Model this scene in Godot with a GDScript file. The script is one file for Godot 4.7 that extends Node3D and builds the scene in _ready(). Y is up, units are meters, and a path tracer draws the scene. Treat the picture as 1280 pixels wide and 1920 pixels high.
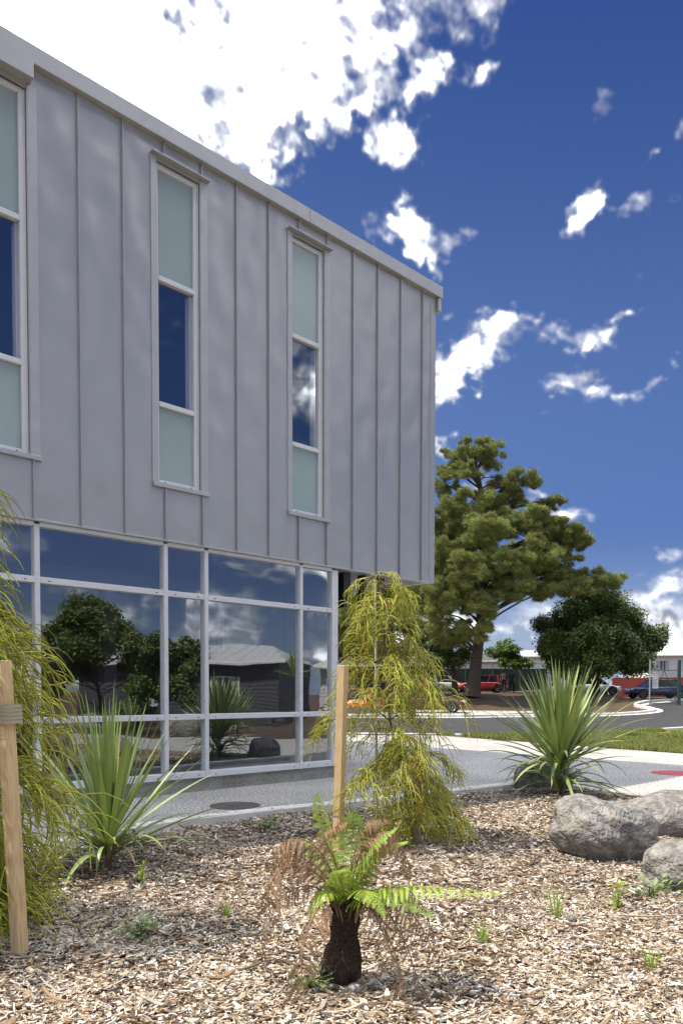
extends Node3D
# A metal-clad building on a planted street corner. Units are metres, y is up, the eye looks along -z.

class Geo:
	# collects triangles with normals for one mesh
	var v := PackedVector3Array()
	var n := PackedVector3Array()
	var ix := PackedInt32Array()
	func q(a: Vector3, b: Vector3, c: Vector3, d: Vector3, o: Vector3) -> void:
		var i := v.size()
		v.append(a); v.append(b); v.append(c); v.append(d)
		var f := (c - a).cross(b - a)
		if f.length_squared() < 1e-14:
			f = (d - a).cross(c - a)
		f = f.normalized()
		var k := f if f.dot(o) >= 0.0 else -f
		n.append(k); n.append(k); n.append(k); n.append(k)
		if f.dot(o) >= 0.0:
			ix.append_array(PackedInt32Array([i, i + 1, i + 2, i, i + 2, i + 3]))
		else:
			ix.append_array(PackedInt32Array([i, i + 2, i + 1, i, i + 3, i + 2]))
	func t3(a: Vector3, b: Vector3, c: Vector3, o: Vector3) -> void:
		var i := v.size()
		v.append(a); v.append(b); v.append(c)
		var f := (c - a).cross(b - a).normalized()
		var k := f if f.dot(o) >= 0.0 else -f
		n.append(k); n.append(k); n.append(k)
		if f.dot(o) >= 0.0:
			ix.append_array(PackedInt32Array([i, i + 1, i + 2]))
		else:
			ix.append_array(PackedInt32Array([i, i + 2, i + 1]))
	func box(lo: Vector3, hi: Vector3, tf := Transform3D()) -> Geo:
		var p := []
		for k in 8:
			p.append(tf * Vector3(hi.x if k & 1 else lo.x, hi.y if k & 2 else lo.y, hi.z if k & 4 else lo.z))
		var bx := tf.basis
		q(p[0], p[2], p[6], p[4], -bx.x); q(p[1], p[3], p[7], p[5], bx.x)
		q(p[0], p[1], p[5], p[4], -bx.y); q(p[2], p[3], p[7], p[6], bx.y)
		q(p[0], p[1], p[3], p[2], -bx.z); q(p[4], p[5], p[7], p[6], bx.z)
		return self
	func cbox(lo: Vector3, hi: Vector3, c: float, tf := Transform3D()) -> Geo:
		# box with chamfered edges: three shrunken slabs of corners joined
		var m := (lo + hi) * 0.5
		var h := (hi - lo) * 0.5
		for ax in 3:
			for s in [-1.0, 1.0]:
				var e := Vector3.ZERO
				e[ax] = s
				var u := Vector3.ZERO
				u[(ax + 1) % 3] = 1.0
				var w := Vector3.ZERO
				w[(ax + 2) % 3] = 1.0
				var hu := u * (h[(ax + 1) % 3] - c)
				var hw := w * (h[(ax + 2) % 3] - c)
				var o := m + e * h[ax]
				q(tf * (o - hu - hw), tf * (o + hu - hw), tf * (o + hu + hw), tf * (o - hu + hw), tf.basis * e)
				for s2 in [-1.0, 1.0]:
					var u2: Vector3 = u * s2
					var a1 := m + e * h[ax] + u2 * (h[(ax + 1) % 3] - c)
					var a2 := m + e * (h[ax] - c) + u2 * h[(ax + 1) % 3]
					q(tf * (a1 - hw), tf * (a1 + hw), tf * (a2 + hw), tf * (a2 - hw), tf.basis * (e + u2))
		for sx in [-1.0, 1.0]:
			for sy in [-1.0, 1.0]:
				for sz in [-1.0, 1.0]:
					var sg := Vector3(sx, sy, sz)
					var k := m + sg * h
					t3(tf * (k - Vector3(0, c, c) * sg), tf * (k - Vector3(c, 0, c) * sg), tf * (k - Vector3(c, c, 0) * sg), tf.basis * sg)
		return self
	func rows(r: Array, wrap := false, flip := false) -> Geo:
		# smooth skin through rows of points
		var i0 := v.size()
		var w: int = r[0].size()
		for row in r:
			v.append_array(row)
		var total := r.size() * w
		var acc := PackedVector3Array()
		acc.resize(total)
		for j in r.size() - 1:
			for i in (w if wrap else w - 1):
				var a := j * w + i
				var b := j * w + (i + 1) % w
				var c := a + w
				var d := b + w
				for t in ([[a, b, d], [a, d, c]] if not flip else [[a, d, b], [a, c, d]]):
					var f: Vector3 = (v[i0 + t[2]] - v[i0 + t[0]]).cross(v[i0 + t[1]] - v[i0 + t[0]])
					acc[t[0]] += f; acc[t[1]] += f; acc[t[2]] += f
					ix.append(i0 + t[0]); ix.append(i0 + t[1]); ix.append(i0 + t[2])
		for i in total:
			n.append(acc[i].normalized() if acc[i].length_squared() > 1e-20 else Vector3.UP)
		return self
	func tube(p: Array, rad: Array, sides := 6, caps := true) -> Geo:
		var r := []
		var side := Vector3.RIGHT
		for i in p.size():
			var d: Vector3 = (p[mini(i + 1, p.size() - 1)] - p[maxi(i - 1, 0)]).normalized()
			if i == 0:
				side = d.cross(Vector3.UP if absf(d.y) < 0.9 else Vector3.RIGHT).normalized()
			side = (side - d * side.dot(d)).normalized()
			var up := d.cross(side)
			var ring := PackedVector3Array()
			for k in sides:
				var a := TAU * k / sides
				ring.append(p[i] + (side * cos(a) + up * sin(a)) * float(rad[i]))
			r.append(ring)
		rows(r, true, true)
		if caps:
			for e in [0, p.size() - 1]:
				var d2: Vector3 = (p[1] - p[0]) * -1.0 if e == 0 else p[e] - p[e - 1]
				for k in range(1, sides - 1):
					t3(r[e][0], r[e][k], r[e][k + 1], d2)
		return self
	func lathe(prof: Array, sides := 16, tf := Transform3D()) -> Geo:
		# prof: Vector2(radius, height) from bottom to top, about the local y axis
		var r := []
		for pt in prof:
			var ring := PackedVector3Array()
			for k in sides:
				var a := TAU * k / sides
				ring.append(tf * Vector3(cos(a) * pt.x, pt.y, sin(a) * pt.x))
			r.append(ring)
		rows(r, true)
		return self
	func blade(p: Array, wd: Array, side: Vector3, fold: float) -> Geo:
		# a strap leaf: a centre line, half widths, a V fold
		var r := []
		for i in p.size():
			var d: Vector3 = (p[mini(i + 1, p.size() - 1)] - p[maxi(i - 1, 0)]).normalized()
			var s := (side - d * side.dot(d)).normalized()
			var up := s.cross(d)
			r.append(PackedVector3Array([p[i] - s * wd[i] + up * wd[i] * fold, p[i], p[i] + s * wd[i] + up * wd[i] * fold]))
		return rows(r, false, true)
	func mesh(m: Material = null) -> ArrayMesh:
		var a := []
		a.resize(Mesh.ARRAY_MAX)
		a[Mesh.ARRAY_VERTEX] = v
		a[Mesh.ARRAY_NORMAL] = n
		a[Mesh.ARRAY_INDEX] = ix
		var am := ArrayMesh.new()
		am.add_surface_from_arrays(Mesh.PRIMITIVE_TRIANGLES, a)
		if m:
			am.surface_set_material(0, m)
		return am

const SUN_DIR := Vector3(0.5281, -0.8491, -0.0086)
const CLOUDS := [
[-18.87, 38.38, 14.40, 4.41, 0, 2.00], [-9.56, 39.10, 12.23, 3.78, 0, 1.90], [-1.70, 40.61, 10.26, 2.96, 0, 1.60], [4.25, 41.32, 6.62, 1.58, 0, 1.12],
[-6.45, 36.56, 6.75, 2.52, 0, 1.40], [-0.10, 37.48, 4.37, 1.32, -20, 1.12], [-12.28, 34.45, 4.25, 2.26, 0, 1.02], [9.51, 41.55, 3.06, 0.63, 0, 0.92],
[2.29, 38.19, 2.38, 0.94, 0, 0.92], [-6.83, 40.75, 1.41, 0.61, 0, -1.00], [-3.28, 40.18, 0.87, 0.36, 0, -0.70], [-8.59, 39.63, 0.78, 0.36, 0, -0.60],
[-4.27, 35.91, 2.39, 1.13, 0, -1.10], [3.69, 35.76, 2.30, 1.26, 0, 1.07], [6.36, 38.40, 1.02, 0.56, 0, 0.87], [-6.06, 33.98, 1.03, 0.53, 0, 0.92],
[10.44, 38.47, 0.77, 0.37, 0, 0.72], [18.90, 36.39, 1.69, 0.75, -45, 0.74], [23.67, 33.83, 1.13, 0.64, -20, 0.92], [22.10, 33.09, 0.89, 0.25, -40, 0.67],
[17.56, 30.97, 1.59, 0.82, -50, 1.02], [21.29, 30.89, 1.65, 0.64, 0, 1.02], [23.17, 30.60, 1.50, 0.45, 0, 0.87], [5.52, 30.86, 3.16, 1.19, 15, 1.12],
[8.09, 30.50, 2.15, 0.63, 10, 0.87], [6.80, 28.80, 1.34, 0.48, 45, 0.82], [4.39, 32.79, 0.79, 0.44, 0, 0.72], [8.35, 22.63, 2.94, 1.81, -35, 1.27],
[10.49, 24.31, 3.27, 1.60, -20, 1.22], [12.22, 25.24, 2.21, 1.07, 0, 1.12], [13.67, 25.49, 1.06, 0.56, 0, 0.92], [16.20, 24.23, 2.74, 0.88, 5, 0.97],
[17.57, 23.51, 1.02, 0.76, 0, 0.82], [16.05, 21.53, 2.50, 0.92, 5, 1.12], [18.81, 20.52, 1.86, 0.56, 10, 0.97], [20.43, 20.07, 1.40, 0.46, 0, 0.87],
[22.23, 20.69, 0.89, 0.45, -25, 0.82], [7.61, 25.92, 0.87, 0.50, 0, 0.82], [7.44, 17.88, 0.87, 0.79, 0, 0.82], [10.78, 14.83, 1.75, 1.03, 0, 1.07],
[14.26, 13.84, 0.76, 1.10, 0, 0.82], [16.61, 12.75, 1.48, 0.66, -10, 0.92], [18.09, 12.50, 0.80, 0.44, 0, 0.72], [23.55, 9.59, 1.35, 0.50, 15, 0.87],
[20.35, 25.02, 1.05, 0.27, -15, 0.54], [13.14, 28.17, 0.53, 0.27, 0, 0.52], [21.01, 27.01, 0.56, 0.58, 0, 0.47], [14.57, 19.50, 0.53, 0.31, 0, 0.62],
[23.86, 21.42, 0.47, 0.82, 0, 0.62], [23.41, 7.60, 2.52, 1.16, 0, 1.22], [20.98, 6.80, 2.10, 0.82, 0, 1.02]
]

var taken := {}
var M := {}
var bumps := FastNoiseLite.new()
const PHI := 0.811560            # facade direction, radians from the view axis
const FACE_N := Vector3(0.68837, 0, 0.72536)
const FACE_A := Vector3(0.72536, 0, -0.68837)
const FACE_D := 8.96
const KERB := [Vector2(-4.2, -2.0), Vector2(-2.9, -5.55), Vector2(-2.3, -7.05), Vector2(-1.86, -7.6), Vector2(-0.85, -8.45), Vector2(0.1, -9.1), Vector2(2.92, -11.25)]

func numbered(called: String) -> String:
	if not taken.has(called):
		taken[called] = 0
		return called
	taken[called] += 1
	return "%s_%03d" % [called, taken[called]]

func thing(called: String, label: String, category: String, at := Vector3.ZERO, turn := 0.0, group := "") -> Node3D:
	var o := Node3D.new()
	o.name = numbered(called)
	add_child(o)
	o.position = at
	o.rotation.y = turn
	o.set_meta("label", label)
	o.set_meta("category", category)
	if group:
		o.set_meta("group", group)
	return o

func part(called: String, g: Variant, m: Material, parent: Node, tf := Transform3D()) -> MeshInstance3D:
	var o := MeshInstance3D.new()
	o.name = called
	o.mesh = g.mesh(m) if g is Geo else g
	if not g is Geo and m:
		o.material_override = m
	o.transform = tf
	parent.add_child(o, true)
	return o

func one(called: String, g: Geo, m: Material, label: String, category: String, at := Vector3.ZERO, turn := 0.0, group := "") -> MeshInstance3D:
	var o := MeshInstance3D.new()
	o.name = numbered(called)
	o.mesh = g.mesh(m)
	add_child(o)
	o.position = at
	o.rotation.y = turn
	o.set_meta("label", label)
	o.set_meta("category", category)
	if group:
		o.set_meta("group", group)
	return o

func structure(called: String, g: Geo, m: Material) -> MeshInstance3D:
	var o := MeshInstance3D.new()
	o.name = numbered(called)
	o.mesh = g.mesh(m)
	add_child(o)
	o.set_meta("kind", "structure")
	return o

func many(called: String, mesh: Mesh, m: Material, tfs: Array, cols: Array, parent: Node) -> MultiMeshInstance3D:
	var mm := MultiMesh.new()
	mm.transform_format = MultiMesh.TRANSFORM_3D
	mm.use_colors = true
	mm.mesh = mesh
	mm.instance_count = tfs.size()
	for i in tfs.size():
		mm.set_instance_transform(i, tfs[i])
		mm.set_instance_color(i, cols[i])
	var o := MultiMeshInstance3D.new()
	o.name = called
	o.multimesh = mm
	o.material_override = m
	o.set_meta("kind", "stuff")
	parent.add_child(o, true)
	return o

func lin(r: float, g: float, b: float, a := 1.0) -> Color:
	var c := Color(r, g, b).linear_to_srgb()
	c.a = a
	return c

func mk(called: String, c: Color, rough: float, metal := 0.0, spec := 0.5) -> StandardMaterial3D:
	var m := StandardMaterial3D.new()
	m.resource_name = called
	m.albedo_color = c
	m.roughness = rough
	m.metallic = metal
	m.metallic_specular = spec
	M[called] = m
	return m

func ntex(freq: float, seed_: int, ramp: Array, type := FastNoiseLite.TYPE_SIMPLEX_SMOOTH, oct := 4, size := 512, normal := 0.0) -> NoiseTexture2D:
	var f := FastNoiseLite.new()
	f.noise_type = type
	f.frequency = freq
	f.seed = seed_
	f.fractal_octaves = oct
	f.fractal_type = FastNoiseLite.FRACTAL_FBM if oct > 1 else FastNoiseLite.FRACTAL_NONE
	var t := NoiseTexture2D.new()
	t.width = size
	t.height = size
	t.seamless = true
	t.noise = f
	if normal > 0.0:
		t.as_normal_map = true
		t.bump_strength = normal
	elif ramp.size():
		var gr := Gradient.new()
		var off := PackedFloat32Array()
		var cs := PackedColorArray()
		for r in ramp:
			off.append(r[0])
			cs.append(r[1])
		gr.offsets = off
		gr.colors = cs
		t.color_ramp = gr
	return t

func tri(m: StandardMaterial3D, scale: float, second := 0.0) -> StandardMaterial3D:
	m.uv1_triplanar = true
	m.uv1_world_triplanar = true
	m.uv1_scale = Vector3.ONE * scale
	if second > 0.0:
		m.uv2_triplanar = true
		m.uv2_world_triplanar = true
		m.uv2_scale = Vector3.ONE * second
		m.detail_uv_layer = BaseMaterial3D.DETAIL_UV_2
	return m

func mottled(m: StandardMaterial3D, t: Texture2D) -> void:
	m.detail_enabled = true
	m.detail_albedo = t
	m.detail_blend_mode = BaseMaterial3D.BLEND_MODE_MUL

func rng(s: int) -> RandomNumberGenerator:
	var r := RandomNumberGenerator.new()
	r.seed = s
	return r

func sstep(a: float, b: float, x: float) -> float:
	var t := clampf((x - a) / (b - a), 0.0, 1.0)
	return t * t * (3.0 - 2.0 * t)

func land(x: float, z: float) -> float:
	# the lie of the land: level by the building, a gentle rise to the street, then a bank
	var d := -z
	var y := 0.0127 * clampf(d - 20.5, 0.0, 40.0)
	y += sstep(38.0, 50.0, d) * sstep(12.0, 20.0, x) * 0.4
	y += sstep(46.5, 54.0, d) * lerpf(0.95, 0.2, sstep(17.0, 21.0, x))
	return y

func mulch_y(x: float, z: float) -> float:
	# lower along the kerb
	var near := 1.0
	var pt := Vector2(x, z)
	if z < -1.5 and x < 3.3 and z < 0.9 - 0.3 * (x + 4.0):
		for i in KERB.size() - 1:
			near = minf(near, pt.distance_to(Geometry2D.get_closest_point_to_segment(pt, KERB[i], KERB[i + 1])))
	return 0.065 - 0.05 * (1.0 - sstep(0.12, 0.65, near)) + 0.035 * bumps.get_noise_2d(x * 22.0, z * 22.0) + 0.012 * bumps.get_noise_2d(x * 110.0 + 50.0, z * 110.0)

func sheet(poly: Array, lift: float, cell: float, hf: int = 0) -> Geo:
	# a polygon in plan laid on the land, cut into cells so that it follows it
	var pp := PackedVector2Array(poly)
	var lo := pp[0]
	var hi := pp[0]
	for p in pp:
		lo = lo.min(p)
		hi = hi.max(p)
	var g := Geo.new()
	var i0 := int(floor(lo.x / cell))
	var i1 := int(ceil(hi.x / cell))
	var j0 := int(floor(lo.y / cell))
	var j1 := int(ceil(hi.y / cell))
	for i in range(i0, i1):
		for j in range(j0, j1):
			var c := PackedVector2Array([Vector2(i, j) * cell, Vector2(i + 1, j) * cell, Vector2(i + 1, j + 1) * cell, Vector2(i, j + 1) * cell])
			for piece in Geometry2D.intersect_polygons(pp, c):
				var t := Geometry2D.triangulate_polygon(piece)
				var base := g.v.size()
				for p in piece:
					g.v.append(Vector3(p.x, (land(p.x, p.y) if hf == 0 else mulch_y(p.x, p.y)) + lift, p.y))
					var e := 0.06
					var hx := (land(p.x + e, p.y) - land(p.x - e, p.y)) if hf == 0 else (mulch_y(p.x + e, p.y) - mulch_y(p.x - e, p.y))
					var hz := (land(p.x, p.y + e) - land(p.x, p.y - e)) if hf == 0 else (mulch_y(p.x, p.y + e) - mulch_y(p.x, p.y - e))
					g.n.append(Vector3(-hx, 2.0 * e, -hz).normalized())
				for k in range(0, t.size(), 3):
					var a := g.v[base + t[k]]
					var b := g.v[base + t[k + 1]]
					var d := g.v[base + t[k + 2]]
					if (d - a).cross(b - a).y >= 0.0:
						g.ix.append_array(PackedInt32Array([base + t[k], base + t[k + 1], base + t[k + 2]]))
					else:
						g.ix.append_array(PackedInt32Array([base + t[k], base + t[k + 2], base + t[k + 1]]))
	return g

func strip(line: Array, w: float, h: float, sink := 0.05, lift := 0.0) -> Geo:
	# a kerb: a chamfered section swept along a line on the land; line runs with the face on its left
	var g := Geo.new()
	var r := []
	var fine := []
	for i in line.size() - 1:
		var steps := maxi(2, int(line[i].distance_to(line[i + 1]) / 0.25))
		for k in steps:
			var t := float(k) / steps
			fine.append(line[i].cubic_interpolate(line[i + 1], line[maxi(i - 1, 0)], line[mini(i + 2, line.size() - 1)], t))
	fine.append(line[-1])
	for sec in [[0, 1], [1, 2], [2, 3], [3, 4], [4, 5]]:
		r = []
		var prof := [Vector2(0, -sink), Vector2(0, h - 0.02), Vector2(0.02, h), Vector2(w - 0.02, h), Vector2(w, h - 0.02), Vector2(w, -sink)]
		for i in fine.size():
			var d: Vector2 = (fine[mini(i + 1, fine.size() - 1)] - fine[maxi(i - 1, 0)]).normalized()
			var s := Vector2(-d.y, d.x)
			var row := PackedVector3Array()
			for k in sec:
				var p: Vector2 = fine[i] + s * prof[k].x
				row.append(Vector3(p.x, land(p.x, p.y) + prof[k].y + lift, p.y))
			r.append(row)
		g.rows(r, false, true)
	return g

func smooth_path(p: Array, steps: int) -> Array:
	var out := []
	for i in p.size() - 1:
		for k in steps:
			out.append(p[i].cubic_interpolate(p[i + 1], p[maxi(i - 1, 0)], p[mini(i + 2, p.size() - 1)], float(k) / steps))
	out.append(p[-1])
	return out

func make_sky() -> ImageTexture:
	# air and clouds for every direction; rows run from the zenith down to the horizon
	var W := 4096
	var H := 2048
	var cw := 2048
	var ch := 512
	var low := PackedFloat32Array()
	low.resize(cw * ch)
	var big := FastNoiseLite.new()
	big.seed = 21
	big.frequency = 1.0
	big.fractal_octaves = 3
	for j in ch:
		var el := 90.0 - (j + 0.5) / ch * 90.0
		for i in cw:
			var az := (i + 0.5) / cw * 360.0 - 180.0
			var a := deg_to_rad(az)
			var e := deg_to_rad(el)
			# cumulus lie about like tiles on a plane, thicker low down and overhead
			var k := 1.0 / (sin(e) + 0.18)
			var c := big.get_noise_3d(sin(a) * cos(e) * k * 1.1, cos(a) * cos(e) * k * 1.1, 3.7) * 1.5 + 0.28 + 1.0 * sstep(46.0, 70.0, el)  # added cover, mostly overhead and out of view, brightens the shade
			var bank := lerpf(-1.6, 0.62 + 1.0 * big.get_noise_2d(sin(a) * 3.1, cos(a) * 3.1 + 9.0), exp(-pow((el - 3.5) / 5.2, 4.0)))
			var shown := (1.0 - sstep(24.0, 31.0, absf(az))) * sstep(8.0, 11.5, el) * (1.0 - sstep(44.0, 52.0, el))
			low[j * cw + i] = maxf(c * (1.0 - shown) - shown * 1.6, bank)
	var torn := FastNoiseLite.new()
	torn.seed = 33
	torn.frequency = 1.0
	torn.fractal_octaves = 4
	torn.fractal_gain = 0.6
	for b in CLOUDS:
		# the clouds over the street, as [azimuth, height, half width, half height, turn, weight]
		var rot := deg_to_rad(b[4])
		var reach: float = maxf(b[2], b[3]) * 2.0
		var i0 := int((b[0] - reach + 180.0) / 360.0 * cw)
		var i1 := int((b[0] + reach + 180.0) / 360.0 * cw)
		var j0 := maxi(0, int((90.0 - b[1] - reach) / 90.0 * ch))
		var j1 := mini(ch - 1, int((90.0 - b[1] + reach) / 90.0 * ch))
		var asp: float = b[2] / b[3]
		for j in range(j0, j1 + 1):
			for i in range(i0, i1 + 1):
				var dx: float = ((i + 0.5) / cw * 360.0 - 180.0 - b[0])
				var dy: float = (90.0 - (j + 0.5) / ch * 90.0 - b[1])
				# ragged outlines
				var wx: float = dx * 0.42 + b[0] * 3.0
				var wy: float = dy * 0.55 + b[1] * 3.0
				var rag: float = minf(b[2], b[3]) * 0.55 + 0.35
				dx += rag * 1.7 * torn.get_noise_2d(wx, wy)
				dy += rag * torn.get_noise_2d(wx + 70.0, wy + 31.0)
				var ux: float = (dx * cos(rot) - dy * sin(rot)) / b[2]
				var uy: float = (dx * sin(rot) + dy * cos(rot)) / b[3]
				var d := ux * ux + uy * uy
				if d < 4.0:
					var at := j * cw + i
					if b[5] > 0.0:
						low[at] = maxf(low[at], float(b[5]) * 0.92 * (1.0 - d * 0.60) - 0.12 * d)
					else:
						low[at] += float(b[5]) * exp(-d * 1.2)
	var cov := Image.create_from_data(cw, ch, false, Image.FORMAT_RF, low.to_byte_array())
	cov.resize(W, H / 2, Image.INTERPOLATE_CUBIC)
	var cf := cov.get_data().to_float32_array()
	var fine := FastNoiseLite.new()
	fine.seed = 5
	fine.noise_type = FastNoiseLite.TYPE_SIMPLEX
	fine.frequency = 1.0
	fine.fractal_octaves = 6
	fine.fractal_gain = 0.56
	fine.domain_warp_enabled = false
	var puff := FastNoiseLite.new()
	puff.seed = 8
	puff.frequency = 1.0
	puff.fractal_octaves = 3
	var out := PackedFloat32Array()
	out.resize(W * H * 3)
	var sun := -SUN_DIR
	var sn := PackedFloat32Array()
	var cs := PackedFloat32Array()
	for i in W:
		var a := (i + 0.5) / W * TAU - PI
		sn.append(sin(a))
		cs.append(-cos(a))
	var at := 0
	for j in H / 2:
		var e := (0.5 - (j + 0.5) / H) * PI
		var y := sin(e)
		var ce := cos(e)
		var el := rad_to_deg(e)
		# colour of the clear air at this height
		var t1 := sstep(0.0, 12.0, el)
		var t2 := sstep(5.0, 46.0, el)
		var r0 := lerpf(lerpf(0.167, 0.0435, t1), 0.0048, t2)
		var g0 := lerpf(lerpf(0.205, 0.082, t1), 0.0188, t2)
		var b0 := lerpf(lerpf(0.25, 0.18, t1), 0.083, t2)
		for i in W:
			var x := sn[i] * ce
			var z := cs[i] * ce
			var cg := x * sun.x + y * sun.y + z * sun.z
			var glow := clampf(cg * 0.62 + 0.30, 0.0, 1.0)
			glow = glow * glow
			var r := r0 * (0.75 + 1.5 * glow) + 0.0135 * glow
			var g := g0 * (0.80 + 1.0 * glow) + 0.0167 * glow
			var b := b0 * (0.90 + 0.6 * glow) + 0.0167 * glow
			var c := cf[j * W + i]
			if c > -0.55:
				var nz := fine.get_noise_3d(x * 7.0, y * 9.0, z * 7.0)
				var wisp := puff.get_noise_3d(x * 46.0 + y * 14.0, y * 40.0, z * 46.0)
				var thread := 0.5 - absf(puff.get_noise_3d(x * 17.0 + 5.0, y * 60.0 + x * 22.0, z * 17.0)) * 2.2   # drawn-out filaments
				var dens := c + nz * 1.25 + wisp * 0.26 + thread * 0.22 - 0.06
				if dens > 0.0:
					var al := clampf(dens * 0.68, 0.0, 1.0)
					al = al * al * (3.0 - 2.0 * al) * clampf(0.5 + c * 0.8, 0.0, 1.0)
					# sunlit heads and greyer hollows, at two sizes
					var lit := 0.70 + puff.get_noise_3d(x * 11.0, y * 15.0, z * 11.0) * 1.25 + wisp * 0.7 + nz * 0.6
					var thick := clampf(dens - 0.35, 0.0, 1.0)
					var w := 2.45 * clampf(lit, 0.12, 1.6) * (1.0 - thick * 0.30 * (1.0 - sstep(12.0, 34.0, el))) + 0.5 * glow
					w *= lerpf(0.30, 1.0, clampf(c * 1.1, 0.0, 1.0))
					w *= lerpf(0.55, 1.0, sstep(7.0, 30.0, el))      # far ones are seen through more air
					w = lerpf(minf(w, 0.33), w, al * al)         # thin edges scatter less
					r = lerpf(r, w * 0.985, al)
					g = lerpf(g, w * 0.995, al)
					b = lerpf(b, w * 1.02, al)
			at = (j * W + ((i + W / 2) % W)) * 3  # the panorama's first column is straight ahead
			out[at] = r
			out[at + 1] = g
			out[at + 2] = b
	var im := Image.create_from_data(W, H, false, Image.FORMAT_RGBF, out.to_byte_array())
	im.fill_rect(Rect2i(0, H / 2, W, H / 2), Color(0.22, 0.21, 0.19))
	return ImageTexture.create_from_image(im)

func make_light() -> void:
	var cam := Camera3D.new()
	cam.name = "camera"
	cam.projection = Camera3D.PROJECTION_FRUSTUM
	cam.near = 0.05
	cam.far = 4000.0
	cam.size = 2.0 * 960.0 / 1400.0 * cam.near
	cam.frustum_offset = Vector2(0.0, 386.08 / 1400.0 * cam.near)
	add_child(cam)
	cam.position = Vector3(0, 1.4, 0)
	cam.basis = Basis(Vector3.RIGHT, -0.033902) * Basis(Vector3.BACK, 0.002118)
	cam.current = true
	var env := Environment.new()
	env.background_mode = Environment.BG_SKY
	env.tonemap_mode = Environment.TONE_MAPPER_LINEAR
	env.tonemap_exposure = 3.0
	env.sdfgi_enabled = true
	env.ssao_enabled = true
	env.ssil_enabled = true
	var sm := PanoramaSkyMaterial.new()
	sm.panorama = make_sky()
	var sky := Sky.new()
	sky.sky_material = sm
	env.sky = sky
	var we := WorldEnvironment.new()
	we.name = "daylight"
	we.environment = env
	add_child(we)
	var sun := DirectionalLight3D.new()
	sun.name = "sun"
	sun.light_energy = 0.72
	sun.light_color = Color(1.0, 0.955, 0.88)
	sun.light_angular_distance = 0.55
	sun.shadow_enabled = true
	sun.basis = Basis.looking_at(SUN_DIR, Vector3.UP)
	add_child(sun)

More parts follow.
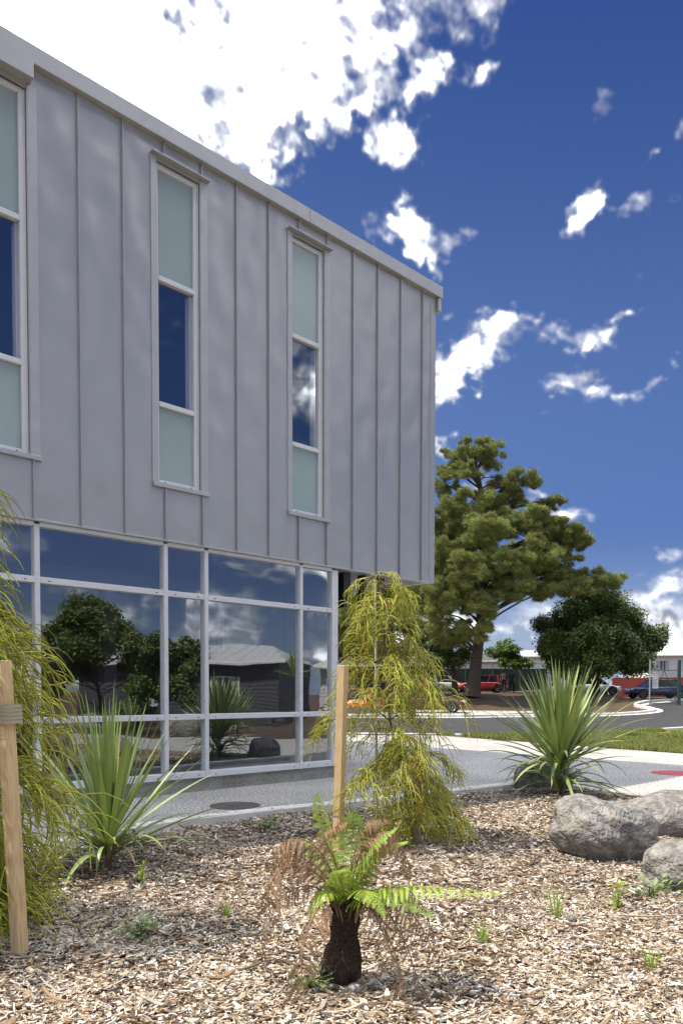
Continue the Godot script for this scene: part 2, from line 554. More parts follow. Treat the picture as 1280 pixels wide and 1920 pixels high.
func make_materials() -> void:
	var m: StandardMaterial3D
	var white := Color.WHITE
	# ground
	m = tri(mk("aggregate", lin(0.74, 0.73, 0.71), 0.9), 0.42, 0.09)
	m.albedo_texture = ntex(0.09, 3, [[0.0, Color(0.40, 0.40, 0.40)], [0.35, Color(0.72, 0.72, 0.71)], [0.6, Color(0.95, 0.94, 0.92)], [1.0, white]], FastNoiseLite.TYPE_CELLULAR, 1, 1024)
	mottled(m, ntex(0.012, 9, [[0.0, Color(0.86, 0.86, 0.86)], [1.0, white]], FastNoiseLite.TYPE_SIMPLEX_SMOOTH, 5))
	m = tri(mk("kerb_concrete", lin(0.86, 0.86, 0.845), 0.85), 1.3, 0.21)
	m.albedo_texture = ntex(0.05, 4, [[0.0, Color(0.80, 0.80, 0.79)], [0.5, Color(0.95, 0.95, 0.94)], [1.0, white]], FastNoiseLite.TYPE_SIMPLEX_SMOOTH, 5)
	mottled(m, ntex(0.02, 19, [[0.0, Color(0.84, 0.83, 0.81)], [1.0, white]]))
	m = tri(mk("plinth_concrete", lin(0.42, 0.41, 0.385), 0.9), 1.1, 0.4)
	m.albedo_texture = ntex(0.03, 14, [[0.0, Color(0.70, 0.69, 0.66)], [0.5, Color(0.93, 0.93, 0.92)], [1.0, white]], FastNoiseLite.TYPE_SIMPLEX_SMOOTH, 5)
	mottled(m, ntex(0.012, 20, [[0.0, Color(0.80, 0.79, 0.76)], [1.0, white]]))
	m = tri(mk("asphalt", lin(0.052, 0.052, 0.055), 0.88), 1.1, 0.05)
	m.albedo_texture = ntex(0.11, 6, [[0.0, Color(0.62, 0.62, 0.62)], [0.6, Color(0.9, 0.9, 0.9)], [1.0, white]], FastNoiseLite.TYPE_CELLULAR, 1)
	mottled(m, ntex(0.02, 29, [[0.0, Color(0.80, 0.80, 0.80)], [1.0, white]], FastNoiseLite.TYPE_SIMPLEX_SMOOTH, 5))
	m = tri(mk("earth", lin(0.175, 0.112, 0.066), 0.95), 0.55, 0.043)
	m.albedo_texture = ntex(0.045, 7, [[0.0, Color(0.36, 0.33, 0.30)], [0.45, Color(0.80, 0.77, 0.74)], [1.0, white]], FastNoiseLite.TYPE_SIMPLEX_SMOOTH, 6, 1024)
	mottled(m, ntex(0.02, 30, [[0.0, Color(0.62, 0.62, 0.58)], [1.0, white]], FastNoiseLite.TYPE_SIMPLEX_SMOOTH, 5))
	m = tri(mk("turf", lin(0.20, 0.19, 0.088), 0.95), 0.8, 0.11)
	m.albedo_texture = ntex(0.05, 17, [[0.0, Color(0.55, 0.58, 0.40)], [0.5, Color(0.86, 0.88, 0.75)], [1.0, white]], FastNoiseLite.TYPE_SIMPLEX_SMOOTH, 6)
	mottled(m, ntex(0.02, 37, [[0.0, Color(0.55, 0.78, 0.40)], [0.42, Color(0.72, 0.86, 0.55)], [0.58, Color(1.0, 0.90, 0.78)], [1.0, Color(1.0, 0.84, 0.66)]], FastNoiseLite.TYPE_SIMPLEX_SMOOTH, 5))
	m = tri(mk("mulch", lin(0.30, 0.225, 0.155), 0.95), 2.2, 0.3)
	m.albedo_texture = ntex(0.06, 8, [[0.0, Color(0.22, 0.18, 0.15)], [0.45, Color(0.66, 0.60, 0.54)], [0.7, Color(0.95, 0.92, 0.87)], [1.0, white]], FastNoiseLite.TYPE_SIMPLEX_SMOOTH, 6, 1024)
	mottled(m, ntex(0.02, 44, [[0.0, Color(0.66, 0.62, 0.58)], [1.0, white]]))
	# building
	m = tri(mk("cladding", lin(0.455, 0.447, 0.437), 0.34, 0.55), 0.23, 2.3)
	m.albedo_texture = ntex(0.02, 51, [[0.0, Color(0.94, 0.945, 0.955)], [1.0, white]], FastNoiseLite.TYPE_SIMPLEX_SMOOTH, 5)
	mottled(m, ntex(0.05, 52, [[0.0, Color(0.955, 0.955, 0.955)], [1.0, white]], FastNoiseLite.TYPE_SIMPLEX_SMOOTH, 4))
	m = tri(mk("flashing", lin(0.47, 0.465, 0.455), 0.40, 0.5), 0.31)
	m.albedo_texture = ntex(0.02, 53, [[0.0, Color(0.93, 0.935, 0.94)], [1.0, white]], FastNoiseLite.TYPE_SIMPLEX_SMOOTH, 5)
	m = tri(mk("frame_paint", lin(0.68, 0.685, 0.70), 0.38), 0.5)
	m.albedo_texture = ntex(0.02, 54, [[0.0, Color(0.95, 0.95, 0.955)], [1.0, white]])
	m = tri(mk("frosted_glass", lin(0.34, 0.42, 0.415), 0.2), 0.21)
	m.albedo_texture = ntex(0.012, 55, [[0.0, Color(0.93, 0.94, 0.95)], [1.0, white]])
	var o := ORMMaterial3D.new()  # solar glass: a coating that mirrors a third and lets the rest through
	o.resource_name = "solar_glass"
	var oi := Image.create(4, 4, false, Image.FORMAT_RGB8)
	oi.fill(Color(1.0, 0.015, 1.0))
	o.orm_texture = ImageTexture.create_from_image(oi)
	o.albedo_color = lin(0.88, 0.93, 0.97, 0.26)
	o.normal_enabled = true   # panes are never quite flat
	o.normal_texture = ntex(0.006, 57, [], FastNoiseLite.TYPE_SIMPLEX_SMOOTH, 2, 256, 4.0)
	o.normal_scale = 0.05
	o.uv1_triplanar = true
	o.uv1_scale = Vector3.ONE * 0.45
	o.transparency = BaseMaterial3D.TRANSPARENCY_ALPHA
	M["solar_glass"] = o
	var tg: ORMMaterial3D = o.duplicate()
	tg.resource_name = "tinted_glass"
	tg.albedo_color = lin(0.25, 0.38, 0.5, 0.55)
	M["tinted_glass"] = tg
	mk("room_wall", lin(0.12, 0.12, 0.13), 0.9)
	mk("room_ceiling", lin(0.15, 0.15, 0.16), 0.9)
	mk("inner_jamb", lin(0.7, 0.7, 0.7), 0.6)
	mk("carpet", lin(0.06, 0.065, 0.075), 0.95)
	mk("dark_steel", lin(0.018, 0.017, 0.018), 0.5)
	mk("rubber", lin(0.02, 0.02, 0.02), 0.8)
	m = tri(mk("soffit", lin(0.30, 0.30, 0.31), 0.7), 0.5)
	m.albedo_texture = ntex(0.02, 56, [[0.0, Color(0.9, 0.9, 0.9)], [1.0, white]])
	# stone, wood, bark
	m = tri(mk("boulder", lin(0.44, 0.435, 0.425), 0.92), 0.62, 0.31)
	m.albedo_texture = ntex(0.014, 61, [[0.0, Color(0.46, 0.46, 0.47)], [0.35, Color(0.66, 0.66, 0.66)], [0.55, Color(0.79, 0.78, 0.77)], [0.75, Color(0.90, 0.89, 0.88)], [1.0, white]], FastNoiseLite.TYPE_SIMPLEX_SMOOTH, 7, 1024)
	mottled(m, ntex(0.018, 62, [[0.0, Color(0.70, 0.69, 0.66)], [0.4, Color(0.95, 0.94, 0.92)], [0.7, white], [1.0, Color(0.96, 0.90, 0.80)]], FastNoiseLite.TYPE_SIMPLEX_SMOOTH, 5))
	m.heightmap_enabled = true
	m.heightmap_scale = 3.0
	m.heightmap_texture = ntex(0.045, 63, [], FastNoiseLite.TYPE_SIMPLEX_SMOOTH, 7, 1024)
	m = tri(mk("stake_wood", lin(0.66, 0.52, 0.33), 0.8), 1.0)
	m.uv1_scale = Vector3(9.0, 0.55, 9.0)
	m.albedo_texture = ntex(0.02, 71, [[0.0, Color(0.70, 0.62, 0.50)], [0.4, Color(0.90, 0.86, 0.78)], [1.0, white]], FastNoiseLite.TYPE_SIMPLEX_SMOOTH, 5)
	m = tri(mk("bark", lin(0.20, 0.17, 0.135), 0.95), 1.0)
	m.uv1_scale = Vector3(1.6, 0.35, 1.6)
	m.albedo_texture = ntex(0.03, 72, [[0.0, Color(0.35, 0.33, 0.31)], [0.5, Color(0.75, 0.73, 0.70)], [1.0, white]], FastNoiseLite.TYPE_SIMPLEX_SMOOTH, 6)
	m.heightmap_enabled = true
	m.heightmap_scale = 6.0
	m.heightmap_texture = ntex(0.03, 73, [], FastNoiseLite.TYPE_SIMPLEX_SMOOTH, 5)
	m = tri(mk("fern_trunk", lin(0.11, 0.070, 0.047), 0.97), 1.0)
	m.uv1_scale = Vector3(6.0, 2.5, 6.0)
	m.albedo_texture = ntex(0.03, 74, [[0.0, Color(0.30, 0.28, 0.27)], [0.5, Color(0.72, 0.70, 0.68)], [0.8, white], [1.0, white]], FastNoiseLite.TYPE_SIMPLEX_SMOOTH, 6)
	m.heightmap_enabled = true
	m.heightmap_scale = 1.6
	m.heightmap_texture = ntex(0.06, 75, [], FastNoiseLite.TYPE_SIMPLEX_SMOOTH, 5)
	mk("dark_stake", lin(0.30, 0.25, 0.16), 0.9)  # a darker brown than the other stakes
	mk("twig", lin(0.17, 0.105, 0.07), 0.9)
	mk("cane", lin(0.55, 0.50, 0.42), 0.6)
	m = tri(mk("strap", lin(0.50, 0.46, 0.36), 0.9), 6.0)
	m.albedo_texture = ntex(0.08, 76, [[0.0, Color(0.75, 0.74, 0.70)], [1.0, white]])
	# leaves: the copies' own tints multiply these
	for a in [["sapling_leaf", lin(0.39, 0.405, 0.042), 0.55, 0.45], ["oak_leaf", lin(0.235, 0.28, 0.082), 0.7, 0.35], ["broad_leaf", lin(0.10, 0.15, 0.038), 0.45, 0.3], ["bright_leaf", lin(0.13, 0.23, 0.045), 0.5, 0.4], ["grass_blade", lin(0.20, 0.24, 0.068), 0.6, 0.4], ["weed_leaf", lin(0.15, 0.22, 0.05), 0.5, 0.4]]:
		m = mk(a[0], a[1], a[2])
		m.vertex_color_use_as_albedo = true
		m.backlight_enabled = true
		m.backlight = Color(a[3], a[3], a[3] * 0.6)
	for k in 4:
		m = tri(mk("strap_leaf_%d" % k, [lin(0.30, 0.37, 0.15), lin(0.25, 0.33, 0.13), lin(0.38, 0.43, 0.17), lin(0.20, 0.27, 0.10)][k], 0.42), 3.0)
		m.albedo_texture = ntex(0.03, 80 + k, [[0.0, Color(0.86, 0.88, 0.80)], [1.0, white]])
		m.backlight_enabled = true
		m.backlight = Color(0.34, 0.4, 0.16)
	m = mk("dry_strap_leaf", lin(0.36, 0.26, 0.13), 0.8)
	for k in 2:
		m = mk("frond_green_%d" % k, [lin(0.28, 0.37, 0.045), lin(0.19, 0.29, 0.04)][k], 0.5)
		m.backlight_enabled = true
		m.backlight = Color(0.45, 0.55, 0.15)
		m = mk("frond_dead_%d" % k, [lin(0.26, 0.155, 0.08), lin(0.20, 0.125, 0.07)][k], 0.85)
		m.backlight_enabled = true
		m.backlight = Color(0.3, 0.22, 0.14)
	m = mk("chip", lin(1, 1, 1), 0.9)
	m.vertex_color_use_as_albedo = true
	for k in 6:
		m = tri(mk("chip_%d" % k, [lin(0.44, 0.37, 0.29), lin(0.32, 0.23, 0.14), lin(0.54, 0.50, 0.44), lin(0.13, 0.085, 0.055), lin(0.30, 0.255, 0.21), lin(0.30, 0.20, 0.11)][k], 0.9), 9.0)
		m.albedo_texture = ntex(0.03, 90 + k, [[0.0, Color(0.66, 0.63, 0.6)], [1.0, white]], FastNoiseLite.TYPE_SIMPLEX_SMOOTH, 4, 256)
	# street things
	mk("iron", lin(0.095, 0.085, 0.078), 0.7, 0.2)
	mk("red_paint", lin(0.42, 0.06, 0.085), 0.7)
	mk("tyre", lin(0.025, 0.025, 0.026), 0.85)
	mk("alloy", lin(0.55, 0.56, 0.58), 0.35, 0.7)
	mk("car_glass", lin(0.02, 0.024, 0.028), 0.06)
	mk("lamp_red", lin(0.30, 0.02, 0.02), 0.2)
	mk("lamp_clear", lin(0.75, 0.76, 0.78), 0.15)
	mk("trim_black", lin(0.02, 0.02, 0.022), 0.6)
	mk("green_paint", lin(0.035, 0.085, 0.065), 0.5)
	mk("shade_cloth", lin(0.03, 0.05, 0.036), 0.95)
	mk("weatherboard_white", lin(0.74, 0.74, 0.72), 0.7)
	mk("weatherboard_dark", lin(0.075, 0.078, 0.088), 0.8)
	mk("roof_green", lin(0.40, 0.50, 0.38), 0.7)
	mk("roof_dark", lin(0.06, 0.065, 0.06), 0.8)
	mk("roof_zinc", lin(0.50, 0.51, 0.52), 0.5, 0.4)
	mk("fence_red", lin(0.42, 0.085, 0.055), 0.85)
	mk("paper", lin(0.78, 0.78, 0.78), 0.8)
	mk("ink", lin(0.1, 0.1, 0.11), 0.8)
	mk("window_dark", lin(0.06, 0.07, 0.075), 0.12)
	mk("curtain", lin(0.45, 0.46, 0.47), 0.9)
	mk("skin", lin(0.26, 0.15, 0.10), 0.6)
	mk("hair", lin(0.03, 0.022, 0.018), 0.7)

func paint(c: Color) -> StandardMaterial3D:
	var m := mk("car_paint_%d" % M.size(), c, 0.35)
	m.clearcoat_enabled = true
	m.clearcoat = 0.8
	m.clearcoat_roughness = 0.08
	return m

func make_ground() -> void:
	# one sheet of bare earth out to the horizon
	var xs := []
	var zs := []
	for k in range(-30, 61):
		xs.append(float(k))
	for k in range(-64, 5):
		zs.append(float(k))
	for e in [6.0, 12.0, 24.0, 48.0, 96.0, 200.0, 500.0, 1500.0]:
		xs.append(60.0 + e)
		xs.push_front(-30.0 - e)
		zs.append(4.0 + e)
		zs.push_front(-64.0 - e)
	var r := []
	for z in zs:
		var row := PackedVector3Array()
		for x in xs:
			row.append(Vector3(x, land(x, z) - 0.05, z))
		r.append(row)
	structure("ground", Geo.new().rows(r), M["earth"])
	# the paved path wraps the planted bed
	var path := [Vector2(-30, 14), Vector2(-18, 14), Vector2(-4.2, -2.0), Vector2(-2.9, -5.55), Vector2(-2.6, -6.4), Vector2(-2.3, -7.05), Vector2(-1.86, -7.6), Vector2(-0.85, -8.45), Vector2(0.1, -9.1), Vector2(1.15, -9.9), Vector2(2.92, -11.25), Vector2(3.3, -10.9), Vector2(3.6, -10.2), Vector2(4.0, -9.2), Vector2(4.6, -8.0), Vector2(5.6, -6.2), Vector2(7.0, -3.0), Vector2(9.0, 1.0), Vector2(10.0, 6.0), Vector2(13.0, 6.0), Vector2(12.0, 0.0), Vector2(10.5, -6.0), Vector2(9.8, -13.5), Vector2(7.94, -17.3), Vector2(5.96, -20.3), Vector2(3.1, -23.75), Vector2(-8.0, -24.3), Vector2(-30, -24.3)]
	structure("path", sheet(path, 0.0, 4.0), M["aggregate"])
	var road := [Vector2(-40, -25.2), Vector2(-8, -24.7), Vector2(1, -24.35), Vector2(5, -24.0), Vector2(8, -24.8), Vector2(10, -26), Vector2(13, -28.3), Vector2(20, -32.5), Vector2(34, -39), Vector2(60, -50), Vector2(60, -62), Vector2(30, -53), Vector2(21.5, -50), Vector2(18.7, -47.2), Vector2(18.2, -45.2), Vector2(18.25, -43.7), Vector2(17.5, -42.0), Vector2(15.4, -40.1), Vector2(12.5, -38.3), Vector2(8.2, -37.3), Vector2(4.1, -36.3), Vector2(-8, -36.6), Vector2(-40, -37.5)]
	structure("road", sheet(road, -0.006, 2.0), M["asphalt"])
	var drive := [Vector2(-20, -37.3), Vector2(-8, -36.75), Vector2(4.1, -36.45), Vector2(6.4, -37.1), Vector2(7.6, -40.4), Vector2(12.2, -43.6), Vector2(12.2, -45.0), Vector2(7, -46.4), Vector2(-20, -47.5)]
	structure("driveway", sheet(drive, -0.012, 2.0), M["aggregate"])
	var verge := [Vector2(3.1, -23.7), Vector2(5.96, -20.25), Vector2(7.94, -17.25), Vector2(9.8, -13.45), Vector2(16.0, -12.5), Vector2(30.0, -18.0), Vector2(60, -30), Vector2(60, -49.5), Vector2(34, -38.6), Vector2(20, -32.1), Vector2(13, -27.9), Vector2(10, -25.6), Vector2(8, -24.4), Vector2(5, -23.65)]
	var vg := structure("verge", sheet(verge, 0.02, 2.0), M["turf"])
	# kerbs
	structure("garden_kerb", strip([Vector2(-4.2, -2.0), Vector2(-2.9, -5.55), Vector2(-2.6, -6.4), Vector2(-2.3, -7.05), Vector2(-1.86, -7.6), Vector2(-0.85, -8.45), Vector2(0.1, -9.1), Vector2(1.15, -9.9), Vector2(2.92, -11.25)], 0.14, 0.10), M["kerb_concrete"])
	structure("street_kerb", strip([Vector2(-40, -25.15), Vector2(-8, -24.62), Vector2(1, -24.27), Vector2(5, -23.9), Vector2(8, -24.7), Vector2(10, -25.9), Vector2(13, -28.2), Vector2(20, -32.4), Vector2(34, -38.9)], 0.15, 0.05), M["kerb_concrete"])
	structure("street_kerb", strip([Vector2(24, -50.9), Vector2(21.5, -50), Vector2(18.7, -47.2), Vector2(18.2, -45.2), Vector2(18.25, -43.7), Vector2(17.5, -42.0), Vector2(15.4, -40.1), Vector2(12.5, -38.3), Vector2(8.2, -37.3), Vector2(6.4, -36.9), Vector2(4.1, -36.3), Vector2(-8, -36.6), Vector2(-40, -37.5)], 0.17, 0.13), M["kerb_concrete"])
	structure("gutter", strip([Vector2(21.9, -49.6), Vector2(19.1, -46.9), Vector2(18.6, -45.2), Vector2(18.65, -43.6), Vector2(17.8, -41.7), Vector2(15.6, -39.75), Vector2(12.6, -37.95), Vector2(8.25, -36.95), Vector2(4.1, -35.95), Vector2(-8, -36.25), Vector2(-40, -37.15)], 0.33, 0.012), M["kerb_concrete"])
	# grass on the verge
	var gm := Geo.new()
	var r1 := rng(31)
	for k in 14:
		var a := r1.randf() * TAU
		var b := Vector3(cos(a), 0, sin(a)) * r1.randf() * 0.09
		var h := r1.randf_range(0.04, 0.10)
		var lean := Vector3(r1.randf_range(-0.05, 0.05), 0, r1.randf_range(-0.05, 0.05))
		var s := Vector3(-sin(a), 0, cos(a))
		gm.blade([b, b + Vector3(0, h * 0.6, 0) + lean * 0.4, b + Vector3(0, h, 0) + lean], [0.006, 0.005, 0.0008], s, 0.3)
	var vp := PackedVector2Array(verge)
	var tfs := []
	var cols := []
	var tries := 0
	while tfs.size() < 9000 and tries < 60000:
		tries += 1
		var x := r1.randf_range(3.0, 16.0)
		var z := r1.randf_range(-28.0, -14.0)
		if x > -z * 0.56 + 1.0 or not Geometry2D.is_point_in_polygon(Vector2(x, z), vp):
			continue
		if bumps.get_noise_2d(x * 26.0, z * 26.0) * 1.3 + sstep(9.5, 13.5, x) * 0.45 + sstep(-22.0, -27.0, z) * 0.25 > 0.20:
			continue
		tfs.append(Transform3D(Basis(Vector3.UP, r1.randf() * TAU).scaled(Vector3.ONE * r1.randf_range(0.8, 1.7)), Vector3(x, land(x, z) + 0.018, z)))
		var t := r1.randf()
		cols.append(Color(0.75 + 0.6 * t, 0.85 + 0.3 * t, 0.7 + 0.4 * t))
	many("grass", gm.mesh(), M["grass_blade"], tfs, cols, vg)
	# drain covers in the path
	var mh := thing("manhole_cover", "round dark iron cover set in the shaded path before the glazing", "manhole cover", Vector3(-1.31, 0.0, -9.18), 0.5)
	part("rim", Geo.new().lathe([Vector2(0.30, 0.0), Vector2(0.312, 0.006), Vector2(0.30, 0.008), Vector2(0.283, 0.008), Vector2(0.28, 0.003)], 40), M["iron"], mh)
	part("lid", Geo.new().lathe([Vector2(0.277, 0.002), Vector2(0.275, 0.007), Vector2(0.20, 0.007), Vector2(0.195, 0.005), Vector2(0.185, 0.005), Vector2(0.18, 0.007), Vector2(0.001, 0.0075)], 40), M["iron"], mh)
	part("handle", Geo.new().cbox(Vector3(-0.11, 0.0076, -0.018), Vector3(0.11, 0.013, 0.018), 0.003), M["iron"], mh)
	var rc := thing("red_cover", "red painted round cover in the path to the right of the spiky plant", "manhole cover", Vector3(5.85, 0.0, -13.05), 0.2)
	part("rim", Geo.new().lathe([Vector2(0.395, 0.0), Vector2(0.41, 0.005), Vector2(0.40, 0.007), Vector2(0.375, 0.007), Vector2(0.372, 0.003)], 40), M["red_paint"], rc)
	part("lid", Geo.new().lathe([Vector2(0.37, 0.002), Vector2(0.367, 0.006), Vector2(0.001, 0.0065)], 40), M["red_paint"], rc)

func panel(a: float, b: float, y0: float, y1: float, nz: FastNoiseLite) -> Geo:
	# a sheet of cladding with the slight dents of thin metal
	var r := []
	var nx := 9
	var ny := maxi(2, int((y1 - y0) / 0.09))
	for j in ny + 1:
		var row := PackedVector3Array()
		var y := lerpf(y0, y1, float(j) / ny)
		for i in nx + 1:
			var x := lerpf(a, b, float(i) / nx)
			var edge := sin(PI * i / nx)
			var d := 0.017 * nz.get_noise_2d(x * 60.0 + floor(x * 1.71) * 400.0, y * 66.0) + 0.004 * nz.get_noise_2d(x * 150.0, y * 160.0 + 70.0)
			row.append(Vector3(x, y, d * edge))
		r.append(row)
	return Geo.new().rows(r, false, true)

func make_building() -> void:
	var b := thing("metal_building", "two-storey building with grey standing-seam metal cladding above a glazed ground floor", "building", FACE_N * -FACE_D, PI / 2.0 - PHI)
	var nz := FastNoiseLite.new()
	nz.seed = 12
	nz.frequency = 0.02
	nz.fractal_octaves = 2
	var pitch := 0.5829
	var s0 := 4.069 - pitch * 12.0
	var left := s0
	var right := 10.866
	var low := 3.45
	var high := 8.66
	var starts := [0.47, 2.80, 5.143, 7.445]   # left edge of each slot window's frame
	var wall_to := func(_x): return 0
	# --- cladding sheets and seams
	for i in 24:
		var a := s0 + pitch * i
		var e := minf(a + pitch, right - 0.15)
		if a > right - 0.2:
			break
		var cut := false
		for w in starts:
			if e > w - 0.02 and a < w + 0.68:
				cut = true
				var l: float = w - 0.04
				var h: float = w + 0.70
				if a < l:
					part("cladding_panel", panel(a, minf(e, l), low, high, nz), M["cladding"], b)
				if e > h:
					part("cladding_panel", panel(maxf(a, h), e, low, high, nz), M["cladding"], b)
				var pa := maxf(a, l)
				var pe := minf(e, h)
				if pe - pa > 0.02:
					part("cladding_panel", panel(pa, pe, low, 4.19, nz), M["cladding"], b)
					part("cladding_panel", panel(pa, pe, 8.37, high, nz), M["cladding"], b)
		if not cut:
			part("cladding_panel", panel(a, e, low, high, nz), M["cladding"], b)
		var over := false
		for w in starts:
			if a > w - 0.1 and a < w + 0.78:
				over = true
		for seg in ([[low, high]] if not over else [[low, 4.135], [8.455, high]]):
			part("standing_seam", Geo.new().cbox(Vector3(a - 0.008, seg[0], -0.01), Vector3(a + 0.008, seg[1], 0.036), 0.004), M["cladding"], b)
	part("corner_flashing", Geo.new().cbox(Vector3(right - 0.152, low - 0.02, -0.1), Vector3(right, high, 0.008), 0.003), M["cladding"], b)
	part("base_flashing", Geo.new().cbox(Vector3(left, low - 0.025, -0.06), Vector3(right - 0.16, low + 0.002, 0.016), 0.003), M["flashing"], b)
	# --- backing wall round the slots, end walls, roof
	var g := Geo.new()
	var from := left
	for w in starts:
		g.box(Vector3(from, low, -0.22), Vector3(w - 0.03, high, -0.03))
		g.box(Vector3(w - 0.03, low, -0.22), Vector3(w + 0.69, 4.17, -0.03))
		g.box(Vector3(w - 0.03, 8.38, -0.22), Vector3(w + 0.69, high, -0.03))
		from = w + 0.69
	g.box(Vector3(from, low, -0.22), Vector3(right - 0.16, high, -0.03))
	part("wall", g, M["room_wall"], b)
	part("end_wall", Geo.new().box(Vector3(right - 0.2, low, -11.98), Vector3(right - 0.004, high, -0.105)), M["cladding"], b)
	part("end_wall", Geo.new().box(Vector3(left, 0.0, -11.98), Vector3(left + 0.2, high, -0.225)), M["cladding"], b)
	part("rear_wall", Geo.new().box(Vector3(left + 0.21, low, -11.98), Vector3(right - 0.21, high, -11.8)), M["cladding"], b)
	part("roof", Geo.new().box(Vector3(left, high - 0.2, -11.97), Vector3(right - 0.01, high + 0.01, -0.23)), M["flashing"], b)
	part("floor_slab", Geo.new().box(Vector3(left + 0.21, low + 0.02, -11.79), Vector3(right - 0.21, low + 0.25, -0.23)), M["room_wall"], b)
	part("soffit", Geo.new().box(Vector3(8.46, low - 0.018, -11.9), Vector3(right - 0.17, low + 0.015, -0.065)), M["soffit"], b)
	# --- capping along the parapet, in two lengths
	for seg in [[left - 0.05, 7.738], [7.742, right + 0.11]]:
		part("parapet_cap", Geo.new().cbox(Vector3(seg[0], 8.645, -0.3), Vector3(seg[1], 8.855, 0.085), 0.006), M["flashing"], b)
	part("cap_return", Geo.new().cbox(Vector3(right + 0.004, 8.40, -0.25), Vector3(right + 0.09, 8.643, 0.07), 0.01), M["flashing"], b)
	# --- the four tall slot windows
	for wi in 4:
		var w: float = starts[wi]
		var wn := Node3D.new()
		wn.name = "slot_window"
		wn.position = Vector3(w, 0, 0)
		b.add_child(wn, true)
		part("side_trim", Geo.new().cbox(Vector3(-0.095, 4.19, -0.05), Vector3(-0.005, 8.42, 0.016), 0.003), M["flashing"], wn)
		part("side_trim", Geo.new().cbox(Vector3(0.665, 4.19, -0.05), Vector3(0.775, 8.42, 0.016), 0.003), M["flashing"], wn)
		part("sill", Geo.new().cbox(Vector3(-0.09, 4.13, -0.06), Vector3(0.785, 4.188, 0.045), 0.004), M["flashing"], wn)
		if wi == 1:
			part("box_hood", Geo.new().cbox(Vector3(-0.6, 8.44, -0.02), Vector3(0.70, 8.64, 0.13), 0.004), M["flashing"], wn)
		else:
			part("hood", Geo.new().cbox(Vector3(-0.10, 8.425, -0.02), Vector3(0.79, 8.445, 0.085), 0.004), M["flashing"], wn)
		part("reveal", Geo.new().box(Vector3(0.655, 4.19, -0.12), Vector3(0.664, 8.40, 0.012)), M["flashing"], wn)
		var fr := Geo.new()
		for e in [[0.0, 0.035, 4.19, 8.385], [0.58, 0.652, 4.19, 8.385]]:
			fr.cbox(Vector3(e[0], e[2], -0.11), Vector3(e[1], e[3], -0.035), 0.004)
		for e in [[4.19, 4.245], [8.315, 8.385]]:
			fr.cbox(Vector3(0.036, e[0], -0.108), Vector3(0.579, e[1], -0.037), 0.004)
		part("frame", fr, M["frame_paint"], wn)
		part("bead", Geo.new().cbox(Vector3(0.636, 4.2, -0.034), Vector3(0.65, 8.38, -0.022), 0.003), M["frame_paint"], wn)
		for e in [[6.865, 6.93], [5.215, 5.28]]:
			part("glazing_bar", Geo.new().cbox(Vector3(0.0355, e[0], -0.106), Vector3(0.5795, e[1], -0.028), 0.005), M["frame_paint"], wn)
		part("frosted_pane", Geo.new().box(Vector3(0.03, 6.93, -0.085), Vector3(0.585, 8.32, -0.075)), M["frosted_glass"], wn)
		part("frosted_pane", Geo.new().box(Vector3(0.03, 4.24, -0.085), Vector3(0.585, 5.216, -0.075)), M["frosted_glass"], wn)
		var cp := Geo.new()
		cp.q(Vector3(0.03, 5.279, -0.08), Vector3(0.585, 5.279, -0.08), Vector3(0.585, 6.866, -0.08), Vector3(0.03, 6.866, -0.08), Vector3.BACK)
		part("clear_pane", cp, M["solar_glass"], wn)
		part("inner_jamb", Geo.new().box(Vector3(0.55, 5.28, -0.215), Vector3(0.5795, 6.864, -0.112)), M["inner_jamb"], wn)
		part("inner_jamb", Geo.new().box(Vector3(0.0355, 5.28, -0.215), Vector3(0.06, 6.864, -0.112)), M["inner_jamb"], wn)
		for e in [0.12, 0.52]:
			part("drain_slot", Geo.new().box(Vector3(e - 0.014, 4.213, -0.0368), Vector3(e + 0.014, 4.222, -0.0355)), M["rubber"], wn)
	# --- ground-floor glazing
	var gz := -0.055
	var mull := []
	for k in [-2, -1, 0]:
		mull.append_array([3.535 + k * 4.8 - 0.0, 5.262 + k * 4.8, 5.907 + k * 4.8, 7.66 + k * 4.8])
	var gn := Node3D.new()
	gn.name = "glazed_wall"
	b.add_child(gn, true)
	var xs := [left + 0.2]
	for x in mull:
		if x > left + 0.5:
			xs.append(x)
			part("mullion", Geo.new().cbox(Vector3(x - 0.031, 0.19, gz - 0.09), Vector3(x + 0.031, 3.40, gz + 0.03), 0.004), M["frame_paint"], gn)
	xs.append(8.37)
	part("end_post", Geo.new().cbox(Vector3(8.31, 0.19, gz - 0.10), Vector3(8.445, 3.40, gz + 0.031), 0.005), M["frame_paint"], gn)
	var heights := [[0.195, 0.285], [1.018, 1.094], [2.702, 2.777], [3.375, 3.425]]
	for i in xs.size() - 1:
		var a: float = xs[i] + 0.0315
		var e: float = (xs[i + 1] - 0.0315) if i < xs.size() - 2 else 8.3095
		for h in heights:
			part("transom", Geo.new().cbox(Vector3(a, h[0], gz - 0.088), Vector3(e, h[1], gz + 0.028), 0.004), M["frame_paint"], gn)
			if h[0] < 3.0:
				for k in [a + 0.11, e - 0.11]:
					part("drain_slot", Geo.new().box(Vector3(k - 0.016, (h[0] + h[1]) * 0.5 - 0.012, gz + 0.0282), Vector3(k + 0.016, (h[0] + h[1]) * 0.5 - 0.002, gz + 0.0295)), M["rubber"], gn)
		for h in 3:
			var p := Geo.new()
			var y0: float = heights[h][1] - 0.01
			var y1: float = heights[h + 1][0] + 0.01
			p.q(Vector3(a - 0.01, y0, gz - 0.03), Vector3(e + 0.01, y0, gz - 0.03), Vector3(e + 0.01, y1, gz - 0.03), Vector3(a - 0.01, y1, gz - 0.03), Vector3.BACK)
			part("pane", p, M["solar_glass"], gn)
